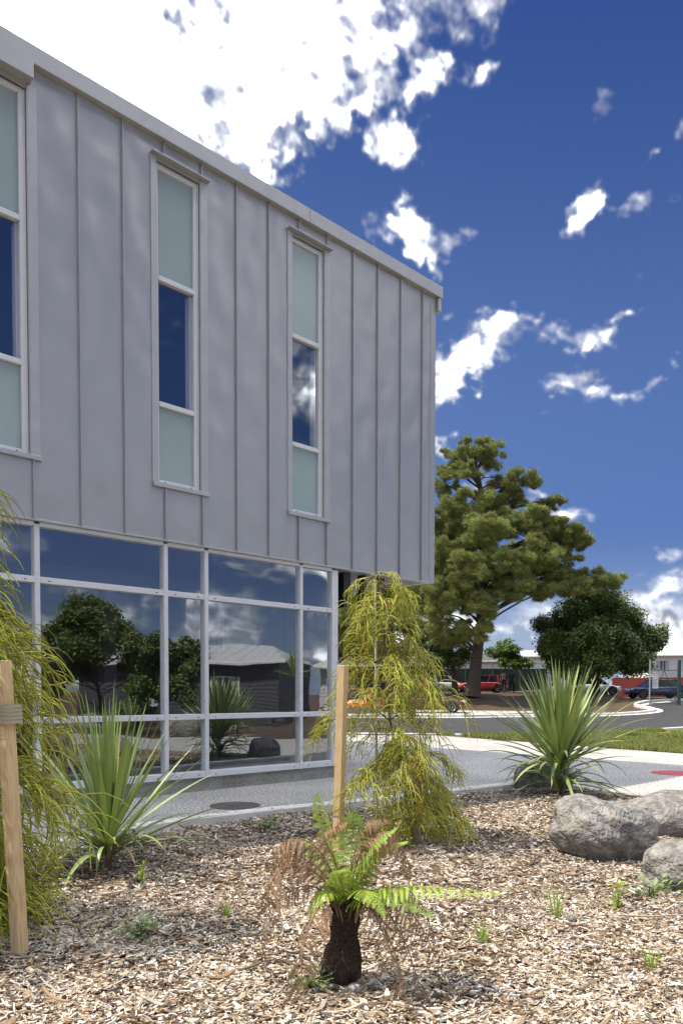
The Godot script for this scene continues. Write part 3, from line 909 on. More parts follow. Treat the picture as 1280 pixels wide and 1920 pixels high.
	part("plinth", Geo.new().box(Vector3(left + 0.2, -0.2, -0.4), Vector3(8.44, 0.193, gz - 0.01)), M["plinth_concrete"], b)
	# --- the rooms behind the glass
	part("floor", Geo.new().box(Vector3(left + 0.21, 0.0, -11.79), Vector3(8.3, 0.2, -0.42)), M["carpet"], b)
	part("ceiling", Geo.new().box(Vector3(left + 0.21, 3.38, -11.79), Vector3(8.3, 3.44, -0.21)), M["room_ceiling"], b)
	g = Geo.new()
	var zf := gz - 0.105
	for op in [[-1.22, -1.38, 2.1, 3.1], [-1.95, -2.1, 2.2, 2.9], [-3.1, -3.3, 2.2, 3.0]]:
		g.box(Vector3(8.31, 0.0, op[0]), Vector3(8.44, 3.43, zf))
		g.box(Vector3(8.31, 0.0, op[1]), Vector3(8.44, op[2], op[0]))
		g.box(Vector3(8.31, op[3], op[1]), Vector3(8.44, 3.43, op[0]))
		zf = op[1]
	g.box(Vector3(8.31, 0.0, -11.79), Vector3(8.44, 3.43, zf))
	part("side_wall", g, M["room_wall"], b)
	for op in [[-1.22, -1.38, 2.1, 3.1], [-1.95, -2.1, 2.2, 2.9], [-3.1, -3.3, 2.2, 3.0]]:
		for x in [8.35, 8.40]:
			var sp := Geo.new()
			sp.q(Vector3(x, op[2], op[1]), Vector3(x, op[2], op[0]), Vector3(x, op[3], op[0]), Vector3(x, op[3], op[1]), Vector3.RIGHT)
			part("slit_pane", sp, M["tinted_glass"], b)
	g = Geo.new()
	var at := left + 0.21
	for op in [[1.2, 1.5, 1.2, 2.6], [7.25, 8.1, 1.3, 2.65]]:
		g.box(Vector3(at, 0.2, -11.98), Vector3(op[0], 3.38, -11.8))
		g.box(Vector3(op[0], 0.2, -11.98), Vector3(op[1], op[2], -11.8))
		g.box(Vector3(op[0], op[3], -11.98), Vector3(op[1], 3.38, -11.8))
		at = op[1]
	g.box(Vector3(at, 0.2, -11.98), Vector3(8.44, 3.38, -11.8))
	part("rear_wall", g, M["room_wall"], b)
	for op in [[1.2, 1.5, 1.2, 2.6], [7.25, 8.1, 1.3, 2.65]]:
		var rp := Geo.new()
		rp.q(Vector3(op[0], op[2], -11.9), Vector3(op[1], op[2], -11.9), Vector3(op[1], op[3], -11.9), Vector3(op[0], op[3], -11.9), Vector3.FORWARD)
		part("rear_pane", rp, M["tinted_glass"], b)
	for x in [-0.5, 3.1, 6.6]:
		part("column", Geo.new().cbox(Vector3(x - 0.13, 0.2, -4.6), Vector3(x + 0.13, 3.38, -4.34), 0.01), M["room_ceiling"], b)
	for z in [-2.6, -5.2, -7.8]:
		part("ceiling_beam", Geo.new().box(Vector3(left + 0.22, 3.16, z - 0.07), Vector3(8.29, 3.379, z + 0.07)), M["room_ceiling"], b)
	for e in [[8.47, 8.56], [8.74, 8.90], [9.20, 9.29], [9.60, 9.74]]:
		part("soffit_fin", Geo.new().cbox(Vector3(e[0], 2.84, -0.34), Vector3(e[1], low - 0.02, -0.2), 0.004), M["dark_steel"], b)

const BED := [Vector2(-4.07, -2.0), Vector2(-2.77, -5.5), Vector2(-2.47, -6.35), Vector2(-2.18, -6.98), Vector2(-1.76, -7.5), Vector2(-0.77, -8.34), Vector2(0.18, -8.98), Vector2(1.22, -9.79), Vector2(2.92, -11.1), Vector2(3.3, -10.85), Vector2(3.6, -10.15), Vector2(4.0, -9.15), Vector2(4.6, -7.95), Vector2(5.6, -6.15), Vector2(7.0, -2.95), Vector2(9.0, 1.0), Vector2(10.0, 6.0), Vector2(-18.0, 14.0), Vector2(-17, 12.0)]

func chip_mesh(r: RandomNumberGenerator, l: float, w: float, t: float) -> Geo:
	# a torn flake of wood: a ragged strip with split ends, thin, bent and twisted
	var n := 3
	var bend := r.randf_range(-0.9, 0.9)
	var twist := r.randf_range(-0.5, 0.5)
	var top := []
	for k in n + 1:
		var u := float(k) / n
		var x := (u - 0.5) * l
		var y := bend * (u - 0.5) * (u - 0.5) * l
		var hw := w * 0.5 * (r.randf_range(0.75, 1.1) if k > 0 and k < n else r.randf_range(0.12, 0.85))
		var sk := r.randf_range(-0.2, 0.2) * w
		var a := twist * (u - 0.5)
		top.append([Vector3(x + r.randf_range(-0.12, 0.12) * l * 0.5, y - sin(a) * hw, -hw + sk), Vector3(x + r.randf_range(-0.12, 0.12) * l * 0.5, y + sin(a) * hw, hw + sk)])
	var g := Geo.new()
	var d := Vector3(0, -t, 0)
	for k in n:
		var a: Vector3 = top[k][0]
		var b: Vector3 = top[k][1]
		var c: Vector3 = top[k + 1][1]
		var e: Vector3 = top[k + 1][0]
		g.q(a, b, c, e, Vector3.UP)
		g.q(a, e, e + d, a + d, Vector3(0, 0, -1))
		g.q(b, c, c + d, b + d, Vector3(0, 0, 1))
	g.q(top[0][0], top[0][1], top[0][1] + d, top[0][0] + d, Vector3.LEFT)
	g.q(top[n][0], top[n][1], top[n][1] + d, top[n][0] + d, Vector3.RIGHT)
	return g

func make_mulch() -> void:
	var near := PackedVector2Array(BED)
	var bed := structure("mulch_bed", sheet(BED, -0.012, 0.5, 1), M["mulch"])
	var r := rng(77)
	var kinds := []
	for k in 12:
		var l: float = [0.034, 0.045, 0.05, 0.065, 0.026, 0.085, 0.022, 0.04, 0.055, 0.018, 0.03, 0.075][k]
		var w: float = [0.017, 0.014, 0.022, 0.009, 0.018, 0.007, 0.013, 0.024, 0.012, 0.012, 0.008, 0.015][k]
		kinds.append(chip_mesh(r, l, w, 0.0025 + 0.0015 * (k % 3)).mesh())
	var tfs := []
	var cols := []
	for k in kinds.size():
		tfs.append([])
		cols.append([])
	var bands := [[1.4, 2.7, 9000, 1.0], [2.7, 3.6, 32000, 0.68], [3.6, 5.0, 44000, 0.70], [5.0, 7.0, 36000, 0.78], [7.0, 11.4, 24000, 1.1], [0.8, 11.4, 30000, 1.25, 1], [-6.0, 1.4, 9000, 1.8]]
	for bd in bands:
		var made := 0
		var tries := 0
		while made < bd[2] and tries < bd[2] * 5:
			tries += 1
			var d := sqrt(lerpf(bd[0] * absf(bd[0]), bd[1] * bd[1], r.randf())) if bd[0] > 0 else r.randf_range(bd[0], bd[1])
			var half := maxf(2.5, d * 0.49 + 0.5) if bd[0] > 0 else 7.0
			var x := r.randf_range(-half, half)
			if bd.size() > 4:
				x = signf(x) * (half + 3.6 * r.randf())   # the flanks, out of the picture
			if not Geometry2D.is_point_in_polygon(Vector2(x, -d), near):
				continue
			made += 1
			var k := r.randi() % kinds.size()
			var tilt := 0.75 * r.randf() * r.randf()
			var b := Basis(Vector3.UP, r.randf() * TAU) * Basis(Vector3(1, 0, 0), r.randf_range(-tilt, tilt)) * Basis(Vector3(0, 0, 1), r.randf_range(-tilt, tilt) * 0.7)
			var s: float = bd[3] * exp(r.randfn() * 0.42 - 0.12)
			tfs[k].append(Transform3D(b.scaled(Vector3.ONE * minf(s, 2.2)), Vector3(x, mulch_y(x, -d) + r.randf_range(-0.010, 0.010), -d)))
			# dry silver wood, tan wood, bark; patches of damp fine bark lie about
			var p := r.randf() + 0.30 * bumps.get_noise_2d(x * 60.0, -d * 60.0 + 33.0)
			var v := r.randf_range(0.75, 1.2)
			if p < 0.34:
				cols[k].append(Color(0.42, 0.355, 0.275) * v)
			elif p < 0.56:
				cols[k].append(Color(0.58, 0.545, 0.485) * minf(v, 1.12))
			elif p < 0.82:
				cols[k].append(Color(0.27, 0.19, 0.115) * v)
			else:
				cols[k].append(Color(0.09, 0.056, 0.037) * v)
	# some have spilled over the kerb
	for k in 420:
		var sg := 1 + r.randi() % (KERB.size() - 2)
		var at: Vector2 = KERB[sg].lerp(KERB[sg + 1], r.randf())
		var nrm: Vector2 = (KERB[sg + 1] - KERB[sg]).orthogonal().normalized()
		var off := r.randfn() * 0.22
		at += nrm * off
		var on_bed := Geometry2D.is_point_in_polygon(at, near)
		var kk := r.randi() % kinds.size()
		var yy := mulch_y(at.x, at.y) if on_bed else 0.006
		if absf((at - (KERB[sg] + (KERB[sg + 1] - KERB[sg]) * 0.0)).dot(nrm) + 0.07) < 0.09:
			yy = 0.104
		tfs[kk].append(Transform3D(Basis(Vector3.UP, r.randf() * TAU).scaled(Vector3.ONE * r.randf_range(0.4, 0.9)), Vector3(at.x, yy, at.y)))
		cols[kk].append(Color(0.36, 0.29, 0.21) * r.randf_range(0.6, 1.2))
	for k in kinds.size():
		many("wood_chips", kinds[k], M["chip"], tfs[k], cols[k], bed)
	# the largest pieces, one by one
	var big := []
	for k in 12:
		big.append(chip_mesh(r, r.randf_range(0.05, 0.13), r.randf_range(0.014, 0.034), r.randf_range(0.006, 0.012)).mesh())
	var put := 0
	while put < 300:
		var d := sqrt(lerpf(2.6 * 2.6, 8.0 * 8.0, pow(r.randf(), 1.4)))
		var x := r.randf_range(-1.0, 1.0) * (d * 0.47)
		if not Geometry2D.is_point_in_polygon(Vector2(x, -d), near):
			continue
		put += 1
		var b := Basis(Vector3.UP, r.randf() * TAU) * Basis(Vector3(1, 0, 0), r.randf_range(-0.3, 0.3)) * Basis(Vector3(0, 0, 1), r.randf_range(-0.2, 0.2))
		part("wood_chip", big[r.randi() % 12], M["chip_%d" % [0, 0, 2, 2, 1, 4, 5, 3][r.randi() % 8]], bed, Transform3D(b, Vector3(x, mulch_y(x, -d) + 0.010, -d)))
	# a few sticks that stand out
	for s in [["short charred stick on the mulch before the left spiky plant", Vector3(-1.92, 0, -5.02), 0.12, 0.17, 0.011, "bark"], ["pale curved splinter on the mulch between left spiky plant and fern", Vector3(-1.48, 0, -4.85), 0.5, 0.16, 0.006, "chip_2"], ["grey forked stick on the mulch left of the fern trunk", Vector3(-0.40, 0, -3.55), 0.75, 0.11, 0.008, "chip_4"], ["thin pale stick on the mulch at right, before the boulders", Vector3(1.90, 0, -4.35), -0.06, 0.26, 0.007, "chip_2"], ["long grey twig on the mulch right of the fern", Vector3(1.06, 0, -4.55), -0.28, 0.30, 0.006, "chip_4"]]:
		var y := mulch_y(s[1].x, s[1].z) + 0.02
		var pts := smooth_path([Vector3(-s[3], 0, 0.0), Vector3(-s[3] * 0.3, 0.006, s[3] * 0.12), Vector3(s[3] * 0.4, 0.004, -s[3] * 0.05), Vector3(s[3], 0.0, s[3] * 0.1)], 4)
		var rad := []
		for i in pts.size():
			rad.append(s[4] * (1.0 - 0.55 * i / pts.size()) * r.randf_range(0.85, 1.1))
		one("stick", Geo.new().tube(pts, rad, 7), M[s[5]], s[0], "stick", Vector3(s[1].x, y, s[1].z), s[2], "sticks on the mulch")
	for s in [["blue grey pebble on the mulch at the foot of the fern", Vector3(0.06, 0, -3.30), 0.032], ["small brown pebble on the mulch at the foot of the fern", Vector3(-0.04, 0, -3.33), 0.018], ["dark pebble on the mulch beside the grassy weed at right", Vector3(1.34, 0, -4.32), 0.03]]:
		one("pebble", rock(s[2] * Vector3(1.2, 0.7, 0.9), int(s[2] * 9000), 10, 14, 0.2), M["boulder"], s[0], "pebble", Vector3(s[1].x, mulch_y(s[1].x, s[1].z) + s[2] * 0.4, s[1].z), 0.7)

func rock(rad: Vector3, seed_: int, nv := 56, nu := 80, rough := 0.20, flat := 0.0) -> Geo:
	var f := FastNoiseLite.new()
	f.seed = seed_
	f.frequency = 0.5
	f.fractal_octaves = 5
	f.fractal_gain = 0.34
	var r := []
	for j in nv + 1:
		var row := PackedVector3Array()
		var th := PI * j / nv
		for i in nu:
			var ph := TAU * i / nu
			var d := Vector3(sin(th) * cos(ph), -cos(th), sin(th) * sin(ph))
			# flatter tops and faces than a ball
			var e := d * (1.0 / pow(pow(absf(d.x), 2.3) + pow(absf(d.y), 2.3) + pow(absf(d.z), 2.3), 1.0 / 2.3))
			var k := 1.0 + rough * f.get_noise_3dv(d * 1.6) + rough * 0.16 * f.get_noise_3dv(d * 5.0 + Vector3(9, 0, 0))
			k -= 0.05 * maxf(0.0, 0.16 - absf(f.get_noise_3dv(d * 2.3 + Vector3(0, 7, 3)))) / 0.16   # cracks and ledges
			row.append(e * k * rad)
		r.append(row)
	return Geo.new().rows(r, true)

func make_boulders() -> void:
	for b in [["large rounded grey boulder on the mulch, in front of the other boulders", Vector3(2.19, 0.235, -6.22), Vector3(0.455, 0.285, 0.36), 3, 0.35, -0.16], ["pale boulder behind the front boulder, beside the sunlit path", Vector3(3.34, 0.12, -7.35), Vector3(0.58, 0.30, 0.46), 7, -0.3, 0.02], ["grey boulder at the right edge, nearest the low dark weed", Vector3(2.45, 0.135, -5.15), Vector3(0.33, 0.24, 0.34), 11, 0.8, 0.05], ["dark boulder half hidden behind the right spiky plant", Vector3(2.92, 0.10, -10.72), Vector3(0.40, 0.36, 0.34), 15, 0.2, 0.0], ["rounded boulder across the path, mirrored low in the glazing", Vector3(11.0, 0.2, -6.9), Vector3(0.75, 0.5, 0.6), 23, 0.4, 0.0], ["broad boulder across the path beside the rounded one, mirrored in the glazing", Vector3(11.6, 0.2, -3.2), Vector3(0.8, 0.55, 0.7), 27, 1.4, 0.0], ["low boulder on the mulch out beyond the right-hand boulders", Vector3(5.0, 0.1, -5.2), Vector3(0.55, 0.36, 0.45), 19, 1.2, 0.0]]:
		var o := one("boulder", rock(b[2], b[3]), M["boulder"], b[0], "boulder", b[1], b[4], "boulders on the mulch")
		o.rotation.z = b[5]

func strap_plant(called: String, label: String, at: Vector3, stem_h: float, leaves: Array, seed_: int, wide: float) -> void:
	var t := thing(called, label, "plant", at, 0.0)
	var r := rng(seed_)
	part("stem", Geo.new().tube([Vector3(0, -0.05, 0), Vector3(0, stem_h * 0.5, 0), Vector3(0, stem_h, 0)], [wide * 1.5, wide * 1.2, wide * 0.6], 8), M["twig"], t)
	for set_ in leaves:
		# [count, lowest and highest rise in degrees, shortest and longest, droop, height on the stem from and to, azimuth spread]
		for k in set_[0]:
			var az: float = TAU * (k + r.randf_range(-0.4, 0.4)) / set_[0] + set_[8]
			var el := deg_to_rad(r.randf_range(set_[1], set_[2]))
			var l := r.randf_range(set_[3], set_[4])
			var droop: float = set_[5] * r.randf_range(0.5, 1.5)
			var dir := Vector3(cos(az) * cos(el), sin(el), sin(az) * cos(el))
			var p := Vector3(cos(az) * 0.015, r.randf_range(set_[6], set_[7]), sin(az) * 0.015)
			var pts := []
			var wd := []
			var n := 9
			for i in n + 1:
				var u := float(i) / n
				pts.append(p)
				wd.append(wide * (0.55 + 0.45 * sin(minf(u * 3.2, PI / 2))) * (1.0 if u < 0.55 else pow(1.0 - (u - 0.55) / 0.45, 0.85) + 0.02))
				p += dir * l / n
				dir = (dir + Vector3(0, -droop * (0.2 + 1.6 * u * u) / n * 1.6, 0)).normalized()
			var side := Vector3(-sin(az), r.randf_range(-0.35, 0.35), cos(az)).normalized()
			var pale := r.randf()
			var dry: bool = droop > 1.1 and pale > 0.93
			part("leaf", Geo.new().blade(pts, wd, side, r.randf_range(0.25, 0.5)), M["dry_strap_leaf"] if dry else M["strap_leaf_%d" % (r.randi() % 4)], t)

func frond(ctrl: Array, wide: float, dead: bool, r: RandomNumberGenerator) -> Geo:
	var g := Geo.new()
	var p := smooth_path(ctrl, 9)
	var n := p.size()
	var rad := []
	for i in n:
		rad.append(lerpf(0.0042, 0.0012, float(i) / n))
	g.tube(p, rad, 5)
	for i in range(3, n):
		var u := float(i) / (n - 1)
		var d: Vector3 = (p[mini(i + 1, n - 1)] - p[i - 1]).normalized()
		var out := d.cross(Vector3.UP)
		if out.length() < 0.2:
			out = d.cross(Vector3(0, 0.3, 1))
		out = out.normalized()
		var up := out.cross(d)
		var l := wide * sin(PI * pow(clampf(0.12 + u * 0.88, 0.0, 1.0), 0.8)) + 0.012
		for s in [-1.0, 1.0]:
			if dead and r.randf() < 0.22:
				continue
			var ll: float = l * r.randf_range(0.75, 1.1) * (1.0 if dead else 1.0)
			var a: Vector3 = (out * s + d * r.randf_range(0.25, 0.5) + up * (r.randf_range(-0.9, -0.1) if dead else r.randf_range(-0.1, 0.12))).normalized()
			var steps := maxi(4, int(ll / 0.0085))
			var q: Vector3 = p[i]
			var sag := r.randf_range(0.9, 2.2) if dead else r.randf_range(0.7, 1.3)
			for k in steps:
				var w := float(k) / steps
				var q2 := q + a * ll / steps
				var ax := a.cross(up).normalized()
				var len2 := (0.0125 if not dead else 0.0115) * sin(PI * (0.15 + 0.8 * w)) * (0.6 + wide * 4.0)
				var e := (a * 0.5)
				g.t3(q, q2, (q + q2) * 0.5 + (ax + e) * len2, up)
				g.t3(q, q2, (q + q2) * 0.5 + (-ax + e) * len2, up)
				q = q2
				a = (a + Vector3(0, -sag / steps, 0)).normalized()
	return g

func make_fern() -> void:
	var at := Vector3(0.012, 0.06, -3.45)
	var t := thing("tree_fern", "small tree fern with a dark stumpy trunk, green fronds and dead brown fronds", "fern", at)
	var rows := []
	var f := FastNoiseLite.new()
	f.seed = 3
	f.frequency = 6.0
	f.fractal_octaves = 4
	for j in 26:
		var y := -0.06 + 0.46 * j / 25.0
		var u := clampf(y / 0.38, 0.0, 1.0)
		var rr := lerpf(0.094, 0.050, u) + 0.007 * sin(u * 9.0)
		var row := PackedVector3Array()
		for i in 40:
			var a := TAU * i / 40.0
			var c := Vector3(cos(a), 0, sin(a))
			row.append(Vector3(-0.02 + 0.04 * u, y, 0) + c * rr * (1.0 + 0.30 * f.get_noise_3d(c.x * 0.4, y * 1.6, c.z * 0.4) + 0.10 * f.get_noise_3d(c.x * 5.0, y * 16.0, c.z * 5.0)))
		rows.append(row)
	part("trunk", Geo.new().rows(rows, true), M["fern_trunk"], t)
	var r := rng(9)
	var top := Vector3(0.012, 0.375, 0)
	# broken stalk stubs round the crown
	for k in 16:
		var a := TAU * k / 16.0 + r.randf_range(-0.2, 0.2)
		var d := Vector3(cos(a) * 0.5, r.randf_range(0.5, 1.1), sin(a) * 0.5).normalized()
		var s := top + Vector3(cos(a) * 0.04, -0.05 + r.randf_range(-0.05, 0.02), sin(a) * 0.04)
		part("stalk", Geo.new().tube([s, s + d * 0.05, s + d * r.randf_range(0.07, 0.13)], [0.009, 0.007, 0.003], 6), M["fern_trunk"], t)
	var green := [[[-0.05, 0.18, 0.0], [-0.10, 0.35, 0.02], [-0.135, 0.50, 0.05]], [[0.02, 0.15, -0.05], [0.03, 0.30, -0.08], [0.03, 0.40, -0.04]], [[0.08, 0.15, 0.02], [0.17, 0.25, 0.05], [0.27, 0.29, 0.08]], [[0.05, 0.14, 0.10], [0.12, 0.28, 0.12], [0.22, 0.36, 0.12]], [[0.15, 0.08, 0.10], [0.38, 0.11, 0.20], [0.66, 0.10, 0.25]], [[0.12, 0.07, 0.10], [0.25, 0.06, 0.20], [0.38, 0.0, 0.26]], [[-0.07, 0.06, 0.08], [-0.13, 0.04, 0.12], [-0.16, -0.05, 0.14]], [[-0.08, 0.12, -0.1], [-0.15, 0.2, -0.15], [-0.2, 0.24, -0.2]], [[0.05, 0.08, 0.14], [0.10, 0.09, 0.24], [0.16, 0.02, 0.3]], [[-0.02, 0.1, 0.1], [-0.02, 0.18, 0.18], [0.0, 0.2, 0.26]]]
	var wides := [0.11, 0.105, 0.12, 0.11, 0.135, 0.10, 0.07, 0.08, 0.075, 0.07]
	for k in green.size():
		var c := [top - Vector3(0, 0.03, 0)]
		for p in green[k]:
			c.append(top + Vector3(p[0], p[1], p[2]))
		part("green_frond", frond(c, wides[k], false, r), M["frond_green_%d" % (k % 2)], t)
	var dead := [[[-0.12, 0.15, 0.0], [-0.25, 0.22, 0.02], [-0.32, 0.10, 0.05], [-0.35, -0.05, 0.05]], [[-0.15, 0.08, 0.05], [-0.28, 0.02, 0.08], [-0.34, -0.12, 0.1], [-0.31, -0.27, 0.12]], [[-0.1, 0.02, 0.12], [-0.17, -0.15, 0.2], [-0.16, -0.32, 0.25], [-0.11, -0.40, 0.3]], [[0.03, 0.2, 0.0], [0.08, 0.36, 0.02], [0.17, 0.38, 0.03]], [[0.1, 0.25, -0.05], [0.2, 0.3, -0.05], [0.27, 0.14, -0.05]], [[0.12, 0.03, 0.1], [0.22, -0.1, 0.18], [0.28, -0.27, 0.22], [0.35, -0.40, 0.25]], [[0.15, 0.05, 0.05], [0.28, -0.05, 0.1], [0.36, -0.22, 0.12], [0.43, -0.38, 0.15]], [[0.1, 0.0, 0.15], [0.17, -0.15, 0.25], [0.22, -0.29, 0.3], [0.3, -0.39, 0.34]], [[0.2, 0.06, 0.0], [0.3, 0.0, 0.0], [0.36, -0.15, 0.0], [0.4, -0.32, 0.0]], [[-0.1, 0.22, 0.03], [-0.2, 0.3, 0.05], [-0.28, 0.25, 0.05], [-0.31, 0.13, 0.05]], [[-0.05, 0.2, 0.05], [-0.09, 0.32, 0.06], [0.0, 0.38, 0.08]], [[-0.14, 0.16, 0.08], [-0.27, 0.17, 0.12], [-0.31, 0.02, 0.14], [-0.24, -0.08, 0.15]], [[0.06, 0.24, 0.05], [0.14, 0.32, 0.06], [0.22, 0.26, 0.08], [0.25, 0.12, 0.08]]]
	for k in dead.size():
		var c := [top - Vector3(0, 0.03, 0)]
		for p in dead[k]:
			c.append(top + Vector3(p[0] * 1.12, p[1] if p[1] > 0.0 else maxf(p[1] * 1.05, -0.40), p[2] * 1.2))
		part("dead_frond", frond(c, r.randf_range(0.085, 0.12), true, r), M["frond_dead_%d" % (k % 2)], t)

func spray_mesh(seed_: int, l: float) -> Mesh:
	# one hanging spray: a main strand and side strands, each a thin tapering cord
	var r := rng(seed_)
	var g := Geo.new()
	var strands := [[Vector3.ZERO, Vector3(1, 0.35, 0), l, 0.0046]]
	var main := []
	var p := Vector3.ZERO
	var d := Vector3(0.9, 0.3, 0.0).normalized()
	for i in 9:
		main.append(p)
		p += d * l / 8.0
		d = (d + Vector3(0, -0.55, r.randf_range(-0.07, 0.07))).normalized()
	var rr := []
	for i in 9:
		rr.append(lerpf(0.0048, 0.0024, i / 8.0))
	g.tube(main, rr, 3, false)
	for k in 9:
		var i := 1 + k * 7 / 9
		var q: Vector3 = main[i]
		var e := (Vector3(r.randf_range(0.1, 0.9), r.randf_range(-0.3, 0.35), r.randf_range(-0.9, 0.9))).normalized()
		var sl := l * r.randf_range(0.25, 0.6)
		var pts := []
		for j in 5:
			pts.append(q)
			q += e * sl / 4.0
			e = (e + Vector3(0, -0.5, 0)).normalized()
		g.tube(pts, [0.0042, 0.004, 0.0036, 0.003, 0.002], 3, false)
	return g.mesh()

func weeping_sapling(label: String, at: Vector3, trunk: Array, spread: float, branches: int, seed_: int, lower: float, size: float, toward := 0.0) -> Node3D:
	var t := thing("weeping_sapling", label, "young tree", at)
	var r := rng(seed_)
	var line := smooth_path(trunk, 6)
	var rad := []
	for i in line.size():
		rad.append(lerpf(0.016, 0.004, float(i) / line.size()))
	part("trunk", Geo.new().tube(line, rad, 7), M["twig"], t)
	var kinds := [spray_mesh(seed_ + 1, 0.38), spray_mesh(seed_ + 2, 0.28), spray_mesh(seed_ + 3, 0.52)]
	var tfs := [[], [], []]
	var cols := [[], [], []]
	for k in branches:
		var u := lerpf(lower, 1.0, pow((k + r.randf()) / branches, 1.3))
		var at_i := mini(int(u * (line.size() - 1)), line.size() - 1)
		var o: Vector3 = line[at_i]
		var az := r.randf() * TAU
		if r.randf() < toward:
			az = r.randf_range(-1.1, 1.1)   # grows to the light, away from the wall
		var l := spread * (0.62 + 0.5 * sin(PI * clampf(u * 1.25, 0.0, 1.0))) * (1.0 - 0.5 * u * u) * r.randf_range(0.45, 1.2)
		var h := Vector3(cos(az), 0, sin(az))
		var pts := []
		var rise := r.randf_range(0.45, 0.95)
		for i in 8:
			var w := i / 7.0
			pts.append(o + h * l * w + Vector3(0, l * (rise * w - (rise * 0.55 + 0.45) * w * w * 1.15), 0) + Vector3(r.randf_range(-0.01, 0.01), 0, r.randf_range(-0.01, 0.01)))
		part("branch", Geo.new().tube(pts, [0.008, 0.0075, 0.007, 0.006, 0.005, 0.004, 0.003, 0.002], 5), M["twig"], t)
		var count := maxi(5, int(l / 0.034))
		for i in count:
			var w := lerpf(0.18, 1.0, (i + r.randf()) / count)
			var seg := mini(int(w * 7.0), 6)
			var q: Vector3 = pts[seg].lerp(pts[seg + 1], w * 7.0 - seg)
			var b := Basis(Vector3.UP, -az + r.randf_range(-1.3, 1.3)) * Basis(Vector3(0, 0, 1), r.randf_range(-0.5, 0.2))
			var kind := r.randi() % 3
			tfs[kind].append(Transform3D(b.scaled(Vector3.ONE * size * r.randf_range(0.6, 1.15)), q))
			var v := r.randf_range(0.65, 1.2)
			var c := Color(v, v, v)
			if r.randf() < 0.035:
				c = Color(0.95, 0.55, 0.7) * v   # a few strands have browned
			cols[kind].append(c)
	for k in 3:
		many("foliage", kinds[k], M["sapling_leaf"], tfs[k], cols[k], t)
	return t

func stake(label: String, foot: Vector3, head: Vector3, w: float, turn: float, wood := "stake_wood") -> void:
	var up := (head - foot).normalized()
	var x := Vector3(cos(turn), 0, sin(turn))
	x = (x - up * x.dot(up)).normalized()
	var tf := Transform3D(Basis(x, up, x.cross(up)), Vector3.ZERO)
	one("stake", Geo.new().cbox(Vector3(-w, -0.15, -w), Vector3(w, (head - foot).length(), w), 0.004, tf), M[wood], label, "stake", foot, 0.0, "timber stakes of the saplings")

